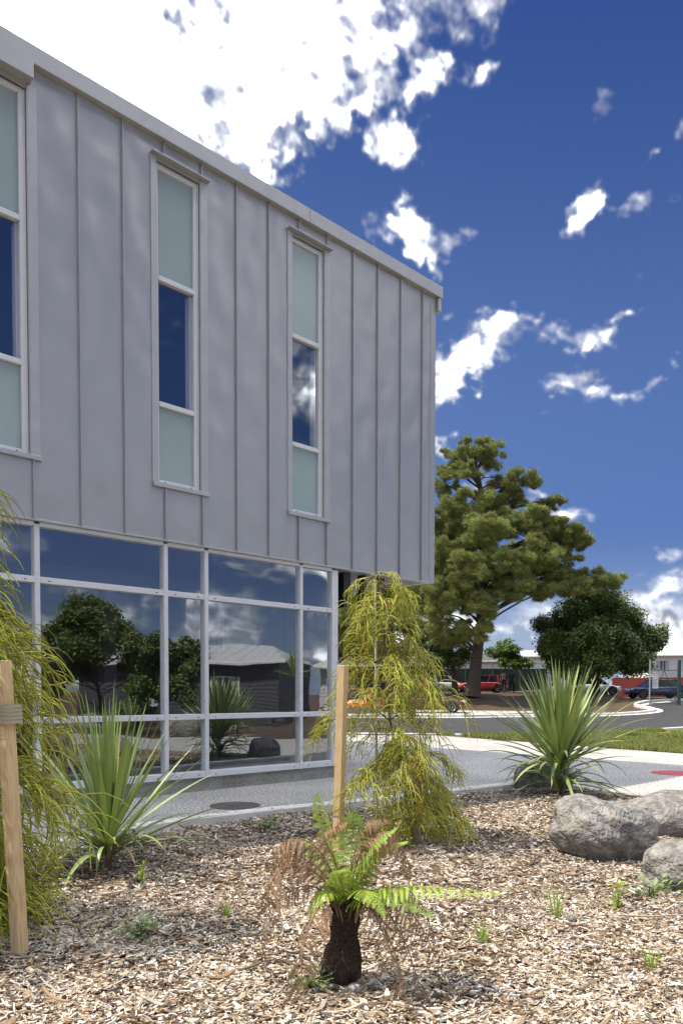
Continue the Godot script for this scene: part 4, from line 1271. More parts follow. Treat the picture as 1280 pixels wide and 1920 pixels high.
func make_planting() -> void:
	strap_plant("spiky_plant", "spiky green strap-leaved plant at left, before the glazed wall", Vector3(-1.78, 0.07, -5.68), 0.30, [[22, 72, 88, 0.98, 1.2, 0.06, 0.10, 0.28, 0.0], [20, 46, 72, 1.0, 1.2, 0.2, 0.08, 0.24, 0.2], [16, 26, 48, 1.0, 1.25, 0.3, 0.06, 0.2, 0.4], [18, 8, 28, 0.7, 1.05, 0.8, 0.05, 0.18, 0.1], [10, 20, 45, 0.35, 0.6, 2.6, 0.10, 0.20, 0.7], [14, 15, 55, 0.3, 0.55, 1.3, 0.0, 0.12, 0.3]], 41, 0.020)
	strap_plant("spiky_plant", "dense tall spiky strap-leaved plant at right, behind the large boulder", Vector3(2.86, 0.04, -9.78), 0.66, [[46, 66, 88, 1.05, 1.34, 0.10, 0.36, 0.64, 0.0], [44, 48, 68, 1.1, 1.36, 0.22, 0.33, 0.6, 0.2], [34, 30, 50, 1.0, 1.32, 0.42, 0.28, 0.56, 0.4], [26, 5, 30, 0.85, 1.2, 0.8, 0.2, 0.5, 0.1], [22, -10, 25, 0.8, 1.05, 1.5, 0.15, 0.45, 0.5], [20, 20, 60, 0.35, 0.6, 1.2, 0.02, 0.2, 0.3]], 43, 0.028)
	strap_plant("spiky_plant", "spiky plant beyond the path, mirrored in the middle of the glazing", Vector3(10.9, 0.0, -8.6), 0.7, [[26, 55, 88, 0.9, 1.2, 0.15, 0.4, 0.7, 0.0], [22, 20, 55, 0.8, 1.1, 0.6, 0.3, 0.6, 0.3], [14, -10, 20, 0.6, 0.9, 1.6, 0.2, 0.5, 0.6]], 45, 0.03)
	strap_plant("spiky_plant", "spiky plant on a tall stem before the dark weatherboard house, mirrored in the glazing", Vector3(12.6, 0.0, -10.2), 2.1, [[26, 35, 88, 0.7, 0.9, 0.15, 1.9, 2.1, 0.0], [20, 0, 40, 0.6, 0.85, 0.6, 1.8, 2.05, 0.3]], 47, 0.03)
	strap_plant("spiky_plant", "low spiky plant beyond the path, left of the mirrored tall-stemmed one", Vector3(11.2, 0.0, -5.0), 0.4, [[26, 50, 85, 0.8, 1.1, 0.2, 0.2, 0.4, 0.0], [22, 15, 50, 0.8, 1.0, 0.7, 0.15, 0.35, 0.3]], 49, 0.028)
	make_fern()
	weeping_sapling("weeping yellow-green sapling tied to a stake in the middle", Vector3(0.66, 0.05, -6.75), [Vector3(0, -0.05, 0), Vector3(-0.10, 0.5, 0.02), Vector3(-0.22, 1.1, 0.0), Vector3(-0.27, 1.7, 0.0), Vector3(-0.28, 2.1, 0.02), Vector3(-0.34, 2.42, 0.02)], 0.58, 62, 101, 0.10, 0.9)
	weeping_sapling("weeping dark green sapling hanging in from the left edge", Vector3(-2.28, 0.05, -4.1), [Vector3(0, -0.05, 0), Vector3(-0.04, 0.6, 0.02), Vector3(0.0, 1.3, 0.0), Vector3(0.0, 2.0, 0.0), Vector3(0.03, 2.6, 0.02)], 0.62, 66, 139, 0.14, 1.15, 0.38)
	stake("pale timber stake left of the middle sapling's trunk", Vector3(-0.03, 0.05, -6.30), Vector3(0.012, 1.63, -6.32), 0.036, 0.55)
	stake("dark timber stake hidden low in the middle sapling", Vector3(0.68, 0.05, -6.55), Vector3(0.66, 0.80, -6.6), 0.03, 0.3, "dark_stake")
	stake("pale timber stake at the left edge beside the hanging sapling", Vector3(-1.64, 0.05, -3.78), Vector3(-1.72, 1.558, -3.8), 0.032, 0.5)
	# webbing straps
	var loop := []
	for k in 21:
		var a := TAU * k / 20.0
		loop.append(Vector3(0.20 + cos(a) * 0.26, 0, sin(a) * 0.058))
	var g := Geo.new()
	var lo := PackedVector3Array()
	var hi := PackedVector3Array()
	for p in loop:
		lo.append(p)
		hi.append(p + Vector3(0, 0.05, 0))
	g.rows([lo, hi])
	one("tie_strap", g, M["strap"], "pale webbing strap round the middle stake and sapling trunk", "strap", Vector3(0.0, 1.22, -6.36), 0.75)
	g = Geo.new()
	for k in 5:
		g.rows([PackedVector3Array([Vector3(-0.05, 0.02 * k, 0.056), Vector3(0.05, 0.02 * k, 0.056), Vector3(0.06, 0.02 * k, -0.05), Vector3(-0.06, 0.02 * k, -0.05), Vector3(-0.05, 0.02 * k, 0.056)]), PackedVector3Array([Vector3(-0.05, 0.02 * k + 0.017, 0.058), Vector3(0.05, 0.02 * k + 0.017, 0.058), Vector3(0.06, 0.02 * k + 0.017, -0.05), Vector3(-0.06, 0.02 * k + 0.017, -0.05), Vector3(-0.05, 0.02 * k + 0.017, 0.058)])], false, true)
	one("tie_strap", g, M["strap"], "pale webbing wound round the stake at the left edge", "strap", Vector3(-1.703, 1.24, -3.795), -0.5)
	var cn := thing("cane", "thin pale cane rising through the middle sapling, with black ties", "cane", Vector3(0.295, 0.04, -6.62))
	part("rod", Geo.new().tube([Vector3(0.02, -0.05, 0), Vector3(0.012, 1.2, 0), Vector3(0.0, 2.36, 0)], [0.011, 0.0105, 0.009], 8), M["cane"], cn)
	for y in [1.62, 1.86, 2.02, 2.16]:
		part("tie", Geo.new().lathe([Vector2(0.010, y), Vector2(0.014, y + 0.004), Vector2(0.014, y + 0.014), Vector2(0.010, y + 0.018)], 10, Transform3D(Basis(), Vector3(0.006, 0, 0))), M["rubber"], cn)
	# small weeds in the mulch: a few kinds of leaf
	var r := rng(61)
	for w in [["grassy green weed on the mulch before the large boulder", Vector3(1.28, 0, -4.42), 0.13, 1], ["small bright weed sprig right of the grassy weed", Vector3(1.72, 0, -4.6), 0.10, 0], ["low dark leafy weed beside the right-edge boulder", Vector3(2.02, 0, -4.85), 0.16, 2], ["low green weed between the fern's dead fronds and the front edge", Vector3(-0.14, 0, -3.32), 0.10, 2], ["dark sparse weed on the shaded mulch at lower left", Vector3(-1.10, 0, -4.02), 0.13, 2], ["yellow-green seedling at the foot of the left spiky plant", Vector3(-1.41, 0, -5.25), 0.10, 0], ["leafy weed by the kerb behind the fern", Vector3(-0.72, 0, -7.35), 0.14, 2], ["tiny grass tuft on the mulch left of the fern", Vector3(-0.67, 0, -4.35), 0.05, 1], ["tiny grass tuft on the mulch in front of the grassy weed", Vector3(0.75, 0, -3.95), 0.07, 1], ["tiny green tuft at the lower right edge of the mulch", Vector3(1.50, 0, -3.58), 0.07, 1], ["small withered weed on the mulch right of the middle sapling", Vector3(1.18, 0, -7.3), 0.12, 2], ["small green weed right of the middle sapling's foot", Vector3(0.92, 0, -7.6), 0.12, 2]]:
		var g2 := Geo.new()
		for k in (34 if w[3] == 2 else 20):
			var a := r.randf() * TAU
			var h: float = w[2] * 1.35
			var out := Vector3(cos(a), 0, sin(a))
			var s := Vector3(-sin(a), 0, cos(a))
			if w[3] == 1:
				var b := out * r.randf() * h * 0.3
				g2.blade([b, b + out * h * 0.15 + Vector3(0, h * r.randf_range(0.5, 0.8), 0), b + out * h * 0.5 + Vector3(0, h * r.randf_range(0.8, 1.3), 0)], [0.003, 0.0026, 0.0005], s, 0.3)
			else:
				var st := out * r.randf_range(0.1, 1.0 if w[3] == 2 else 0.5) * h * 0.8 + Vector3(0, r.randf_range(0.0, 0.5 if w[3] == 2 else 1.2) * h, 0)
				var e := (out + Vector3(0, r.randf_range(-0.2, 0.9), 0)).normalized() * h * r.randf_range(0.18, 0.34)
				g2.tube([Vector3(0, 0, 0), st * 0.5 + Vector3(0, h * 0.12, 0), st], [0.0025, 0.002, 0.0015], 4, false)
				g2.blade([st, st + e * 0.45, st + e], [0.003, 0.010 * h / 0.12, 0.001], s, 0.25)
		var mm: Material = M["frond_green_1"] if w[3] == 1 else (M["frond_green_0"] if w[3] == 0 else M["strap_leaf_3"])
		one("weed", g2, mm, w[0], "weed", Vector3(w[1].x, mulch_y(w[1].x, w[1].z), w[1].z), 0.0, "weeds in the mulch")

func needle_tuft(seed_: int) -> Mesh:
	# drooping bunch of fine green twigs, as on a she-oak
	var r := rng(seed_)
	var g := Geo.new()
	for k in 36:
		var a := r.randf() * TAU
		var el := r.randf_range(-0.5, 1.2)
		var d := Vector3(cos(a) * cos(el), sin(el), sin(a) * cos(el))
		var b := Vector3(r.randf_range(-0.16, 0.16), r.randf_range(-0.12, 0.12), r.randf_range(-0.16, 0.16))
		var l := r.randf_range(0.22, 0.62)
		var s := d.cross(Vector3(r.randf() - 0.5, r.randf() - 0.5, r.randf() - 0.5)).normalized() * 0.013
		var e := b + d * l + Vector3(0, -0.08, 0)
		var m := b + d * l * 0.55
		g.t3(b - s, b + s, m + s * 0.8, d)
		g.t3(m - s * 0.8, m + s * 0.8, e, d)
		g.t3(b - s, m + s * 0.8, m - s * 0.8, d)
	return g.mesh()

func leaf_tuft(seed_: int, size: float, count := 26) -> Mesh:
	var r := rng(seed_)
	var g := Geo.new()
	for k in count:
		var a := r.randf() * TAU
		var c := Vector3(r.randf_range(-1, 1), r.randf_range(-0.8, 0.8), r.randf_range(-1, 1)) * 0.30
		var el := r.randf_range(-0.6, 0.9)
		var d := Vector3(cos(a) * cos(el), sin(el), sin(a) * cos(el)) * size * r.randf_range(0.7, 1.3)
		var s := d.cross(Vector3(r.randf() - 0.5, r.randf() + 0.3, r.randf() - 0.5)).normalized() * size * 0.30
		var up := s.cross(d).normalized() * size * 0.1
		g.t3(c, c + d * 0.45 + s + up, c + d, up)
		g.t3(c, c + d, c + d * 0.45 - s + up, up)
	return g.mesh()

func tree(called: String, label: String, base: Vector3, trunk: Array, radius: float, clumps: Array, tuft: Mesh, mat: Material, per: float, scale: float, seed_: int, limb := 0.35, gap := 0.35, group := "") -> void:
	# clumps: [x, y, z, rx, ry, rz], all from the foot of the tree
	var t := thing(called, label, "tree", base, 0.0, group)
	var r := rng(seed_)
	var line := smooth_path(trunk, 5)
	var rad := []
	for i in line.size():
		var u := float(i) / (line.size() - 1)
		rad.append(radius * (1.0 - 0.68 * u) * (1.0 + 0.5 * exp(-u * 14.0)))
	part("trunk", Geo.new().tube(line, rad, 10), M["bark"], t)
	var tfs := []
	var cols := []
	var all_clumps := clumps.duplicate()
	for c in clumps:
		for k in 3:
			# ragged edges: lesser clumps thrown out from each main one
			var d := Vector3(r.randfn(), r.randfn() * 0.8 + 0.2, r.randfn()).normalized()
			var f := r.randf_range(0.30, 0.5)
			all_clumps.append([c[0] + d.x * c[3] * 0.95, c[1] + d.y * c[4] * 0.95, c[2] + d.z * c[5] * 0.95, c[3] * f, c[4] * f, c[5] * f])
	for c in all_clumps:
		var o := Vector3(c[0], c[1], c[2])
		# a limb from the trunk to the clump, then twigs inside it
		var best := 0
		for i in line.size():
			if line[i].y < o.y - 0.25 * Vector2(o.x - line[i].x, o.z - line[i].z).length():
				best = i
		var s: Vector3 = line[best]
		var mid := s.lerp(o, 0.5) + Vector3(r.randf_range(-0.3, 0.3), 0.12 * s.distance_to(o), r.randf_range(-0.3, 0.3))
		var lp := smooth_path([s, mid, o], 4)
		var lr := []
		var w := clampf(radius * limb * (0.4 + float(c[3]) * 0.25), 0.02, float(rad[best]) * 0.8)
		for i in lp.size():
			lr.append(lerpf(w, w * 0.25, float(i) / (lp.size() - 1)))
		part("limb", Geo.new().tube(lp, lr, 6), M["bark"], t)
		var tw := Geo.new()
		for k in 7:
			var d := Vector3(r.randf_range(-1, 1), r.randf_range(-0.2, 1), r.randf_range(-1, 1)).normalized()
			var q: Vector3 = lp[-1 - r.randi() % 3]
			tw.tube([q, q + d * Vector3(c[3], c[4], c[5]) * 0.45 + Vector3(0, 0.1, 0), q + d * Vector3(c[3], c[4], c[5]) * 0.9], [w * 0.28, w * 0.2, w * 0.08], 4, false)
		part("twigs", tw, M["bark"], t)
		var vol: float = c[3] * c[4] * c[5]
		var count := int(per * pow(vol, 0.75))
		var tone := r.randf_range(0.78, 1.18)
		# leaves gather in sub-clumps so that gaps stay open
		var subs := []
		for k in maxi(6, int(15.0 * pow(vol, 0.35))):
			var d := Vector3(r.randfn(), r.randfn() * 0.9, r.randfn()).normalized()
			subs.append([d * pow(r.randf(), 0.4), r.randf_range(0.16, 0.42)])
		for k in count:
			var sb: Array = subs[r.randi() % subs.size()]
			var d := Vector3(r.randfn(), r.randfn(), r.randfn()).normalized() * pow(r.randf(), gap) * float(sb[1])
			var p: Vector3 = o + (sb[0] * (1.0 - float(sb[1]) * 0.6) + d) * Vector3(c[3], c[4], c[5])
			var out: Vector3 = (sb[0] + d * 1.5).normalized()
			var up := (out * 0.5 + Vector3(0, 0.75, 0) + Vector3(r.randf_range(-0.4, 0.4), r.randf_range(-0.3, 0.3), r.randf_range(-0.4, 0.4))).normalized()
			var x := up.cross(Vector3(r.randf() - 0.5, 0.1, r.randf() - 0.5)).normalized()
			tfs.append(Transform3D(Basis(x, up, x.cross(up)).scaled(Vector3.ONE * scale * r.randf_range(0.7, 1.25)), p))
			var v := tone * r.randf_range(0.7, 1.25)
			var warm := r.randf_range(0.9, 1.18)
			cols.append(Color(v * warm, v, v * 0.9))
	many("crown", tuft, mat, tfs, cols, t)

func from_view(list: Array, base: Vector3, thick := 0.8) -> Array:
	# [across, up, half across, half up, depth] in metres seen from the street side, made round in depth
	var out := []
	for c in list:
		out.append([c[0] - base.x, c[1] - base.y, c[4], c[2], c[3], maxf(c[2], c[3]) * thick])
	return out

func make_trees() -> void:
	var fine := needle_tuft(5)
	var broad := leaf_tuft(6, 0.17)
	var light := leaf_tuft(7, 0.2)
	var b := Vector3(9.1, land(9.1, -52.0) - 0.1, -52.0)
	b = Vector3(9.10, 1.083, -52.00)
	tree("large_tree", "large feathery olive-green tree standing on the earth bank", b, [Vector3(-0.01, 0.06, 0.00), Vector3(0.16, 1.77, 0.00), Vector3(0.41, 3.99, 0.00), Vector3(0.68, 6.57, 0.00), Vector3(0.76, 9.87, 0.00), Vector3(0.62, 13.16, 0.00), Vector3(0.16, 15.71, 0.00)], 0.46, from_view([[7.68, 17.23, 1.11, 0.89, 0.00], [9.05, 17.87, 1.32, 0.81, 0.50], [10.53, 17.93, 0.90, 1.12, -0.50], [8.26, 16.32, 1.09, 0.58, 1.00], [7.14, 15.63, 0.89, 1.11, 0.00], [12.41, 15.79, 1.24, 0.87, 1.00], [11.82, 14.91, 1.04, 0.74, 0.00], [10.84, 15.79, 0.83, 0.76, -1.00], [8.12, 13.70, 1.98, 1.08, 1.50], [10.27, 14.43, 1.56, 1.11, 0.00], [7.13, 12.38, 1.75, 1.31, 1.00], [9.10, 11.89, 2.05, 1.27, 2.50], [11.61, 12.75, 1.75, 1.24, 1.00], [13.28, 12.64, 1.59, 1.15, 1.50], [15.15, 12.29, 1.68, 1.02, 1.00], [16.42, 11.77, 0.97, 0.67, 0.00], [14.32, 14.33, 1.04, 0.59, 0.00], [6.65, 10.23, 1.71, 1.50, 2.00], [8.52, 9.46, 1.94, 1.39, 3.50], [10.80, 10.15, 1.84, 1.27, 2.50], [13.03, 10.42, 1.71, 1.14, 2.00], [14.90, 9.52, 1.68, 1.09, 1.00], [7.23, 7.77, 1.70, 1.56, 2.50], [9.04, 7.36, 1.47, 1.19, 3.00], [11.35, 8.30, 1.71, 1.14, 2.00], [13.46, 8.44, 1.53, 0.95, 1.00], [15.70, 8.55, 1.52, 0.94, 1.50], [17.66, 8.70, 1.38, 0.80, 1.00], [18.52, 9.17, 0.66, 0.36, 1.00], [6.32, 6.34, 1.36, 1.29, 2.00], [8.80, 5.42, 1.41, 0.78, 2.50], [5.78, 8.60, 1.31, 1.82, 1.00], [7.11, 5.10, 1.07, 0.71, 2.00], [8.94, 12.67, 1.96, 1.96, -3.00], [12.47, 10.74, 1.96, 1.57, -3.00], [10.14, 8.79, 2.36, 1.57, -3.00], [15.29, 11.71, 1.54, 1.16, -2.00]], b), fine, M["oak_leaf"], 300, 0.6, 201)
	b = Vector3(4.40, 1.352, -60.00)
	tree("large_tree", "feathery olive-green tree behind the middle sapling and the building's corner", b, [Vector3(0.05, -0.00, 0.00), Vector3(-0.13, 2.56, 0.00), Vector3(-0.36, 5.55, 0.00), Vector3(-0.59, 9.37, 0.00)], 0.34, from_view([[5.51, 11.57, 1.93, 1.71, 0.00], [3.75, 9.73, 2.11, 1.90, 1.00], [2.11, 9.44, 1.71, 1.93, 0.00], [0.82, 7.63, 1.43, 1.90, 1.00], [4.97, 8.00, 1.92, 1.67, 1.50], [2.51, 6.38, 1.94, 1.52, 1.00], [0.41, 5.61, 1.11, 1.29, 0.00], [5.97, 6.05, 1.54, 1.29, 0.00], [4.19, 4.29, 1.69, 0.84, 1.00], [-0.02, 9.86, 0.86, 1.29, 0.00], [-1.30, 8.16, 1.29, 1.71, 0.00]], b), fine, M["oak_leaf"], 240, 0.7, 203)
	b = Vector3(18.60, 1.385, -54.50)
	tree("round_tree", "dark round leafy tree over the white sedan", b, [Vector3(-0.00, -0.47, 0.00), Vector3(-0.10, 1.17, 0.00), Vector3(0.11, 3.10, 0.00), Vector3(0.19, 5.81, 0.00)], 0.3, from_view([[16.28, 6.42, 1.71, 1.71, 0.00], [17.87, 7.09, 1.91, 1.53, 1.00], [19.77, 7.09, 1.68, 1.53, 1.00], [16.65, 5.08, 2.08, 1.63, 2.50], [18.87, 5.09, 2.08, 1.71, 2.50], [21.51, 5.39, 1.53, 1.45, 1.00], [15.38, 4.84, 1.39, 1.16, 0.50], [20.20, 3.63, 1.72, 1.12, 2.00], [17.40, 3.45, 2.0, 1.0, 2.50], [15.86, 3.46, 1.67, 1.06, 1.50], [22.28, 5.01, 0.76, 0.54, 1.00], [17.81, 7.97, 1.32, 0.78, 0.00], [19.70, 5.41, 2.82, 2.42, -2.00]], b), broad, M["broad_leaf"], 120, 1.15, 205)
	b = Vector3(12.70, 1.341, -58.50)
	tree("young_tree", "small bright green tree in front of the white house", b, [Vector3(-0.01, 0.03, 0.00), Vector3(0.06, 1.70, 0.00), Vector3(0.04, 3.28, 0.00)], 0.07, from_view([[12.70, 4.91, 1.00, 0.58, 0.00], [11.77, 4.59, 0.66, 0.41, 0.50], [13.33, 4.37, 0.75, 0.50, 0.00], [12.70, 3.84, 0.91, 0.41, 0.60], [13.96, 3.62, 1.00, 0.25, 0.00], [14.38, 3.79, 0.58, 0.25, 0.00]], b), light, M["bright_leaf"], 260, 0.6, 207)
	b = Vector3(8.10, 1.257, -53.50)
	tree("dark_trunk_tree", "dark twin-trunked tree left of the large tree's trunk", b, [Vector3(0.03, -0.20, 0.00), Vector3(-0.05, 1.25, 0.00), Vector3(-0.18, 2.58, 0.00), Vector3(-0.41, 3.72, 0.00)], 0.26, from_view([[7.16, 4.95, 1.29, 0.98, 0.50], [6.54, 3.79, 1.05, 0.60, 1.00], [7.91, 3.70, 0.83, 0.53, 0.60], [8.76, 4.22, 0.61, 0.54, 0.00], [6.09, 4.79, 0.92, 0.92, 0.00]], b), broad, M["broad_leaf"], 200, 0.9, 209)
	b = Vector3(-1.2, land(-1.2, -64.0) - 0.1, -64.0)
	tree("large_tree", "green leafy tree seen under the building's overhang, left of the middle sapling", b, [Vector3(0, -0.3, 0), Vector3(0.2, 2.0, 0), Vector3(0.0, 5.0, 0), Vector3(0.2, 8.0, 0)], 0.3, [[0, 8.5, 0, 2.6, 1.8, 2.2], [-2.2, 6.5, 0.5, 2.2, 1.7, 2.0], [2.2, 6.3, 0.5, 2.3, 1.7, 2.0], [0.2, 5.4, 1.2, 2.4, 1.7, 2.0], [-3.2, 4.4, 0, 1.9, 1.5, 1.6], [3.2, 4.2, 0, 1.9, 1.5, 1.6], [0, 3.5, 0.5, 2.4, 1.3, 1.8]], broad, M["bright_leaf"], 110, 1.2, 213)
	# the tree and bushes mirrored in the lower windows, across the path
	var rb := Vector3(14.2, 0.0, -2.9)
	tree("garden_tree", "dark leafy tree beyond the path, mirrored in the ground-floor glazing", rb, [Vector3(0, -0.2, 0), Vector3(0.1, 0.9, 0), Vector3(0.0, 1.6, 0.1), Vector3(0.1, 3.4, 0.2)], 0.13, [[0, 3.2, 0, 1.2, 0.9, 1.2], [0.2, 2.6, 1.4, 1.0, 0.9, 0.9], [0.1, 2.7, -1.3, 1.0, 0.8, 0.9], [-0.1, 4.0, 0.1, 1.0, 0.6, 0.9], [0.2, 2.0, -2.0, 0.8, 0.7, 0.6], [-0.4, 3.5, 1.0, 0.8, 0.6, 0.7], [0.1, 3.3, -1.1, 0.8, 0.5, 0.6], [0.3, 1.9, 1.9, 0.8, 0.7, 0.6], [0.2, 4.5, 0.8, 0.6, 0.4, 0.6], [0.0, 3.0, -2.3, 0.6, 0.5, 0.5], [0.2, 2.5, -3.1, 0.7, 0.8, 0.7], [0.1, 3.0, 2.6, 0.7, 0.6, 0.6], [0.0, 1.4, -2.9, 0.6, 0.6, 0.6]], broad, M["broad_leaf"], 420.0, 0.75, 301)
	tree("garden_shrub", "yellow-green shrub beside the mirrored leafy tree, mirrored in the glazing", Vector3(13.6, 0.0, -4.6), [Vector3(0, -0.1, 0), Vector3(0, 0.6, 0), Vector3(0.05, 1.5, 0)], 0.04, [[0, 0.8, 0, 0.6, 0.6, 0.6], [0, 1.4, 0, 0.45, 0.5, 0.45]], broad, M["bright_leaf"], 420.0, 0.6, 303)
	tree("garden_tree", "dark broad tree beyond the dark weatherboard house, mirrored in the glazing", Vector3(19.0, 0.0, 5.5), [Vector3(0, -0.2, 0), Vector3(0.1, 1.5, 0), Vector3(0.0, 3.0, 0.1), Vector3(0.1, 5.0, 0.2)], 0.2, [[0, 4.6, 0, 2.0, 1.4, 2.0], [0.3, 3.0, 1.6, 1.6, 1.4, 1.5], [0.2, 3.0, -1.6, 1.6, 1.3, 1.5], [-0.6, 2.0, 0.2, 1.6, 1.2, 1.5]], broad, M["broad_leaf"], 260.0, 0.95, 305)

func wheel(parent: Node, p: Vector3, rad: float, out: float) -> void:
	var w := Node3D.new()
	w.name = "wheel"
	w.position = p
	parent.add_child(w, true)
	var tf := Transform3D(Basis(Vector3.RIGHT, PI / 2 * out), Vector3.ZERO)
	part("tyre", Geo.new().lathe([Vector2(rad * 0.62, -0.10), Vector2(rad * 0.94, -0.10), Vector2(rad, -0.06), Vector2(rad, 0.06), Vector2(rad * 0.94, 0.10), Vector2(rad * 0.64, 0.10), Vector2(rad * 0.62, 0.06)], 24, tf), M["tyre"], w)
	var g := Geo.new()
	g.lathe([Vector2(rad * 0.62, 0.05), Vector2(rad * 0.61, 0.085), Vector2(rad * 0.54, 0.085), Vector2(rad * 0.5, 0.03)], 24, tf)
	for k in 5:
		g.cbox(Vector3(-rad * 0.09, 0.045, 0.0), Vector3(rad * 0.09, 0.075, rad * 0.56), 0.008, tf * Transform3D(Basis(Vector3.UP, TAU * k / 5.0), Vector3.ZERO))
	g.lathe([Vector2(rad * 0.15, 0.05), Vector2(rad * 0.14, 0.085), Vector2(0.001, 0.088)], 12, tf)
	part("rim", g, M["alloy"], w)

func car(label: String, color: Color, at: Vector3, turn: float, l: float, h: float, wagon: bool, group := "parked cars") -> void:
	# the nose points along +x
	var t := thing("parked_car", label, "car", at, turn, group)
	var pm := paint(color)
	var hw := 0.86
	var belt := h * 0.60
	# lower body: [x, bottom, top, half width]
	var st := [[-0.5, 0.42, 0.62, 0.62], [-0.485, 0.30, 0.74, 0.76], [-0.44, 0.24, 0.93 if not wagon else 0.98, 0.83], [-0.30, 0.20, 0.98, 0.98], [-0.12, 0.19, 1.0, 1.0], [0.12, 0.19, 0.985, 1.0], [0.24, 0.20, 0.95, 0.99], [0.36, 0.21, 0.87, 0.96], [0.45, 0.25, 0.77, 0.86], [0.488, 0.31, 0.64, 0.74], [0.5, 0.40, 0.54, 0.6]]
	var r := []
	for s in st:
		var row := PackedVector3Array()
		var x: float = s[0] * l
		var y0: float = s[1]
		var y1: float = s[2] * belt
		var w: float = s[3] * hw
		for p in [[-0.90, y0], [-1.0, lerpf(y0, y1, 0.18)], [-1.0, lerpf(y0, y1, 0.55)], [-0.965, lerpf(y0, y1, 0.86)], [-0.88, y1], [0.0, y1 + 0.025], [0.88, y1], [0.965, lerpf(y0, y1, 0.86)], [1.0, lerpf(y0, y1, 0.55)], [1.0, lerpf(y0, y1, 0.18)], [0.90, y0]]:
			row.append(Vector3(x, p[1], p[0] * w))
		r.append(row)
	var g := Geo.new().rows(r, true, false)
	part("body", g, pm, t)
	# cabin glass and roof
	var rear := -0.47 if wagon else -0.36
	var cab := [[rear, rear + (0.05 if wagon else 0.13)], [0.25, 0.10]]
	var zb := hw * 0.90
	var zt := hw * 0.70
	var yb := belt * 0.97
	var yt := h - 0.05
	var c := [Vector3(cab[0][0] * l, yb, -zb), Vector3(cab[1][0] * l, yb, -zb), Vector3(cab[1][0] * l, yb, zb), Vector3(cab[0][0] * l, yb, zb), Vector3(cab[0][1] * l, yt, -zt), Vector3(cab[1][1] * l, yt, -zt), Vector3(cab[1][1] * l, yt, zt), Vector3(cab[0][1] * l, yt, zt)]
	var win := func(k: Array, o: Vector3): return Geo.new()
	for side in [[0, 1, 5, 4, Vector3(0, 0.2, -1)], [3, 2, 6, 7, Vector3(0, 0.2, 1)], [1, 2, 6, 5, Vector3(1, 0.5, 0)], [0, 3, 7, 4, Vector3(-1, 0.5, 0)]]:
		var wg := Geo.new()
		wg.q(c[side[0]], c[side[1]], c[side[2]], c[side[3]], side[4])
		part("side_window" if side[4].x == 0.0 else ("windscreen" if side[4].x > 0.0 else "rear_window"), wg, M["car_glass"], t)
	var rr := []
	for x in [cab[0][1] - 0.012, cab[0][1] + 0.03, (cab[0][1] + cab[1][1]) * 0.5, cab[1][1] - 0.03, cab[1][1] + 0.012]:
		var row := PackedVector3Array()
		var edge: bool = absf(x - cab[0][1]) < 0.02 or absf(x - cab[1][1]) < 0.02
		for z in [-1.04, -0.92, -0.5, 0.0, 0.5, 0.92, 1.04]:
			row.append(Vector3(x * l, yt - 0.015 + (0.0 if edge else 0.05) * (1.0 - z * z * 0.55), z * zt))
		rr.append(row)
	part("roof", Geo.new().rows(rr, false, true), pm, t)
	for s in [-1.0, 1.0]:
		for pr in [[cab[0][0], cab[0][1], 0.03], [cab[1][0], cab[1][1], 0.02], [(cab[0][0] + cab[1][0]) * 0.48, (cab[0][1] + cab[1][1]) * 0.48, 0.018]] + ([[rear + 0.16, rear + 0.17, 0.018]] if wagon else []):
			part("pillar", Geo.new().tube([Vector3(pr[0] * l, yb, s * zb), Vector3(pr[1] * l, yt, s * zt)], [pr[2] * 2.0, pr[2] * 1.7], 6), pm, t)
		part("mirror", Geo.new().cbox(Vector3(0.19 * l, belt, s * hw - 0.02), Vector3(0.19 * l + 0.09, belt + 0.11, s * hw + s * 0.14 + 0.02), 0.02), pm, t)
		part("headlight", Geo.new().cbox(Vector3(0.455 * l, 0.56, s * 0.56 - 0.13), Vector3(0.492 * l, 0.68, s * 0.56 + 0.13), 0.02), M["lamp_clear"], t)
		part("tail_light", Geo.new().cbox(Vector3(-0.496 * l, 0.62, s * 0.60 - 0.11), Vector3(-0.465 * l, 0.80, s * 0.60 + 0.11), 0.02), M["lamp_red"], t)
		for x in [-0.30, 0.315]:
			part("wheel_arch", Geo.new().lathe([Vector2(0.34, -0.02), Vector2(0.365, -0.02), Vector2(0.365, 0.016), Vector2(0.001, 0.016)], 24, Transform3D(Basis(Vector3.RIGHT, PI / 2 * s), Vector3(x * l, 0.32, s * hw * 0.985))), M["trim_black"], t)
			wheel(t, Vector3(x * l, 0.31, s * (hw - 0.075)), 0.31, s)
	part("bumper", Geo.new().cbox(Vector3(0.47 * l, 0.32, -0.6), Vector3(0.505 * l, 0.46, 0.6), 0.03), pm, t)
	part("bumper", Geo.new().cbox(Vector3(-0.505 * l, 0.36, -0.6), Vector3(-0.475 * l, 0.52, 0.6), 0.03), pm, t)
	part("number_plate", Geo.new().cbox(Vector3(-0.508 * l, 0.54, -0.18), Vector3(-0.49 * l, 0.64, 0.18), 0.004), M["paper"], t)

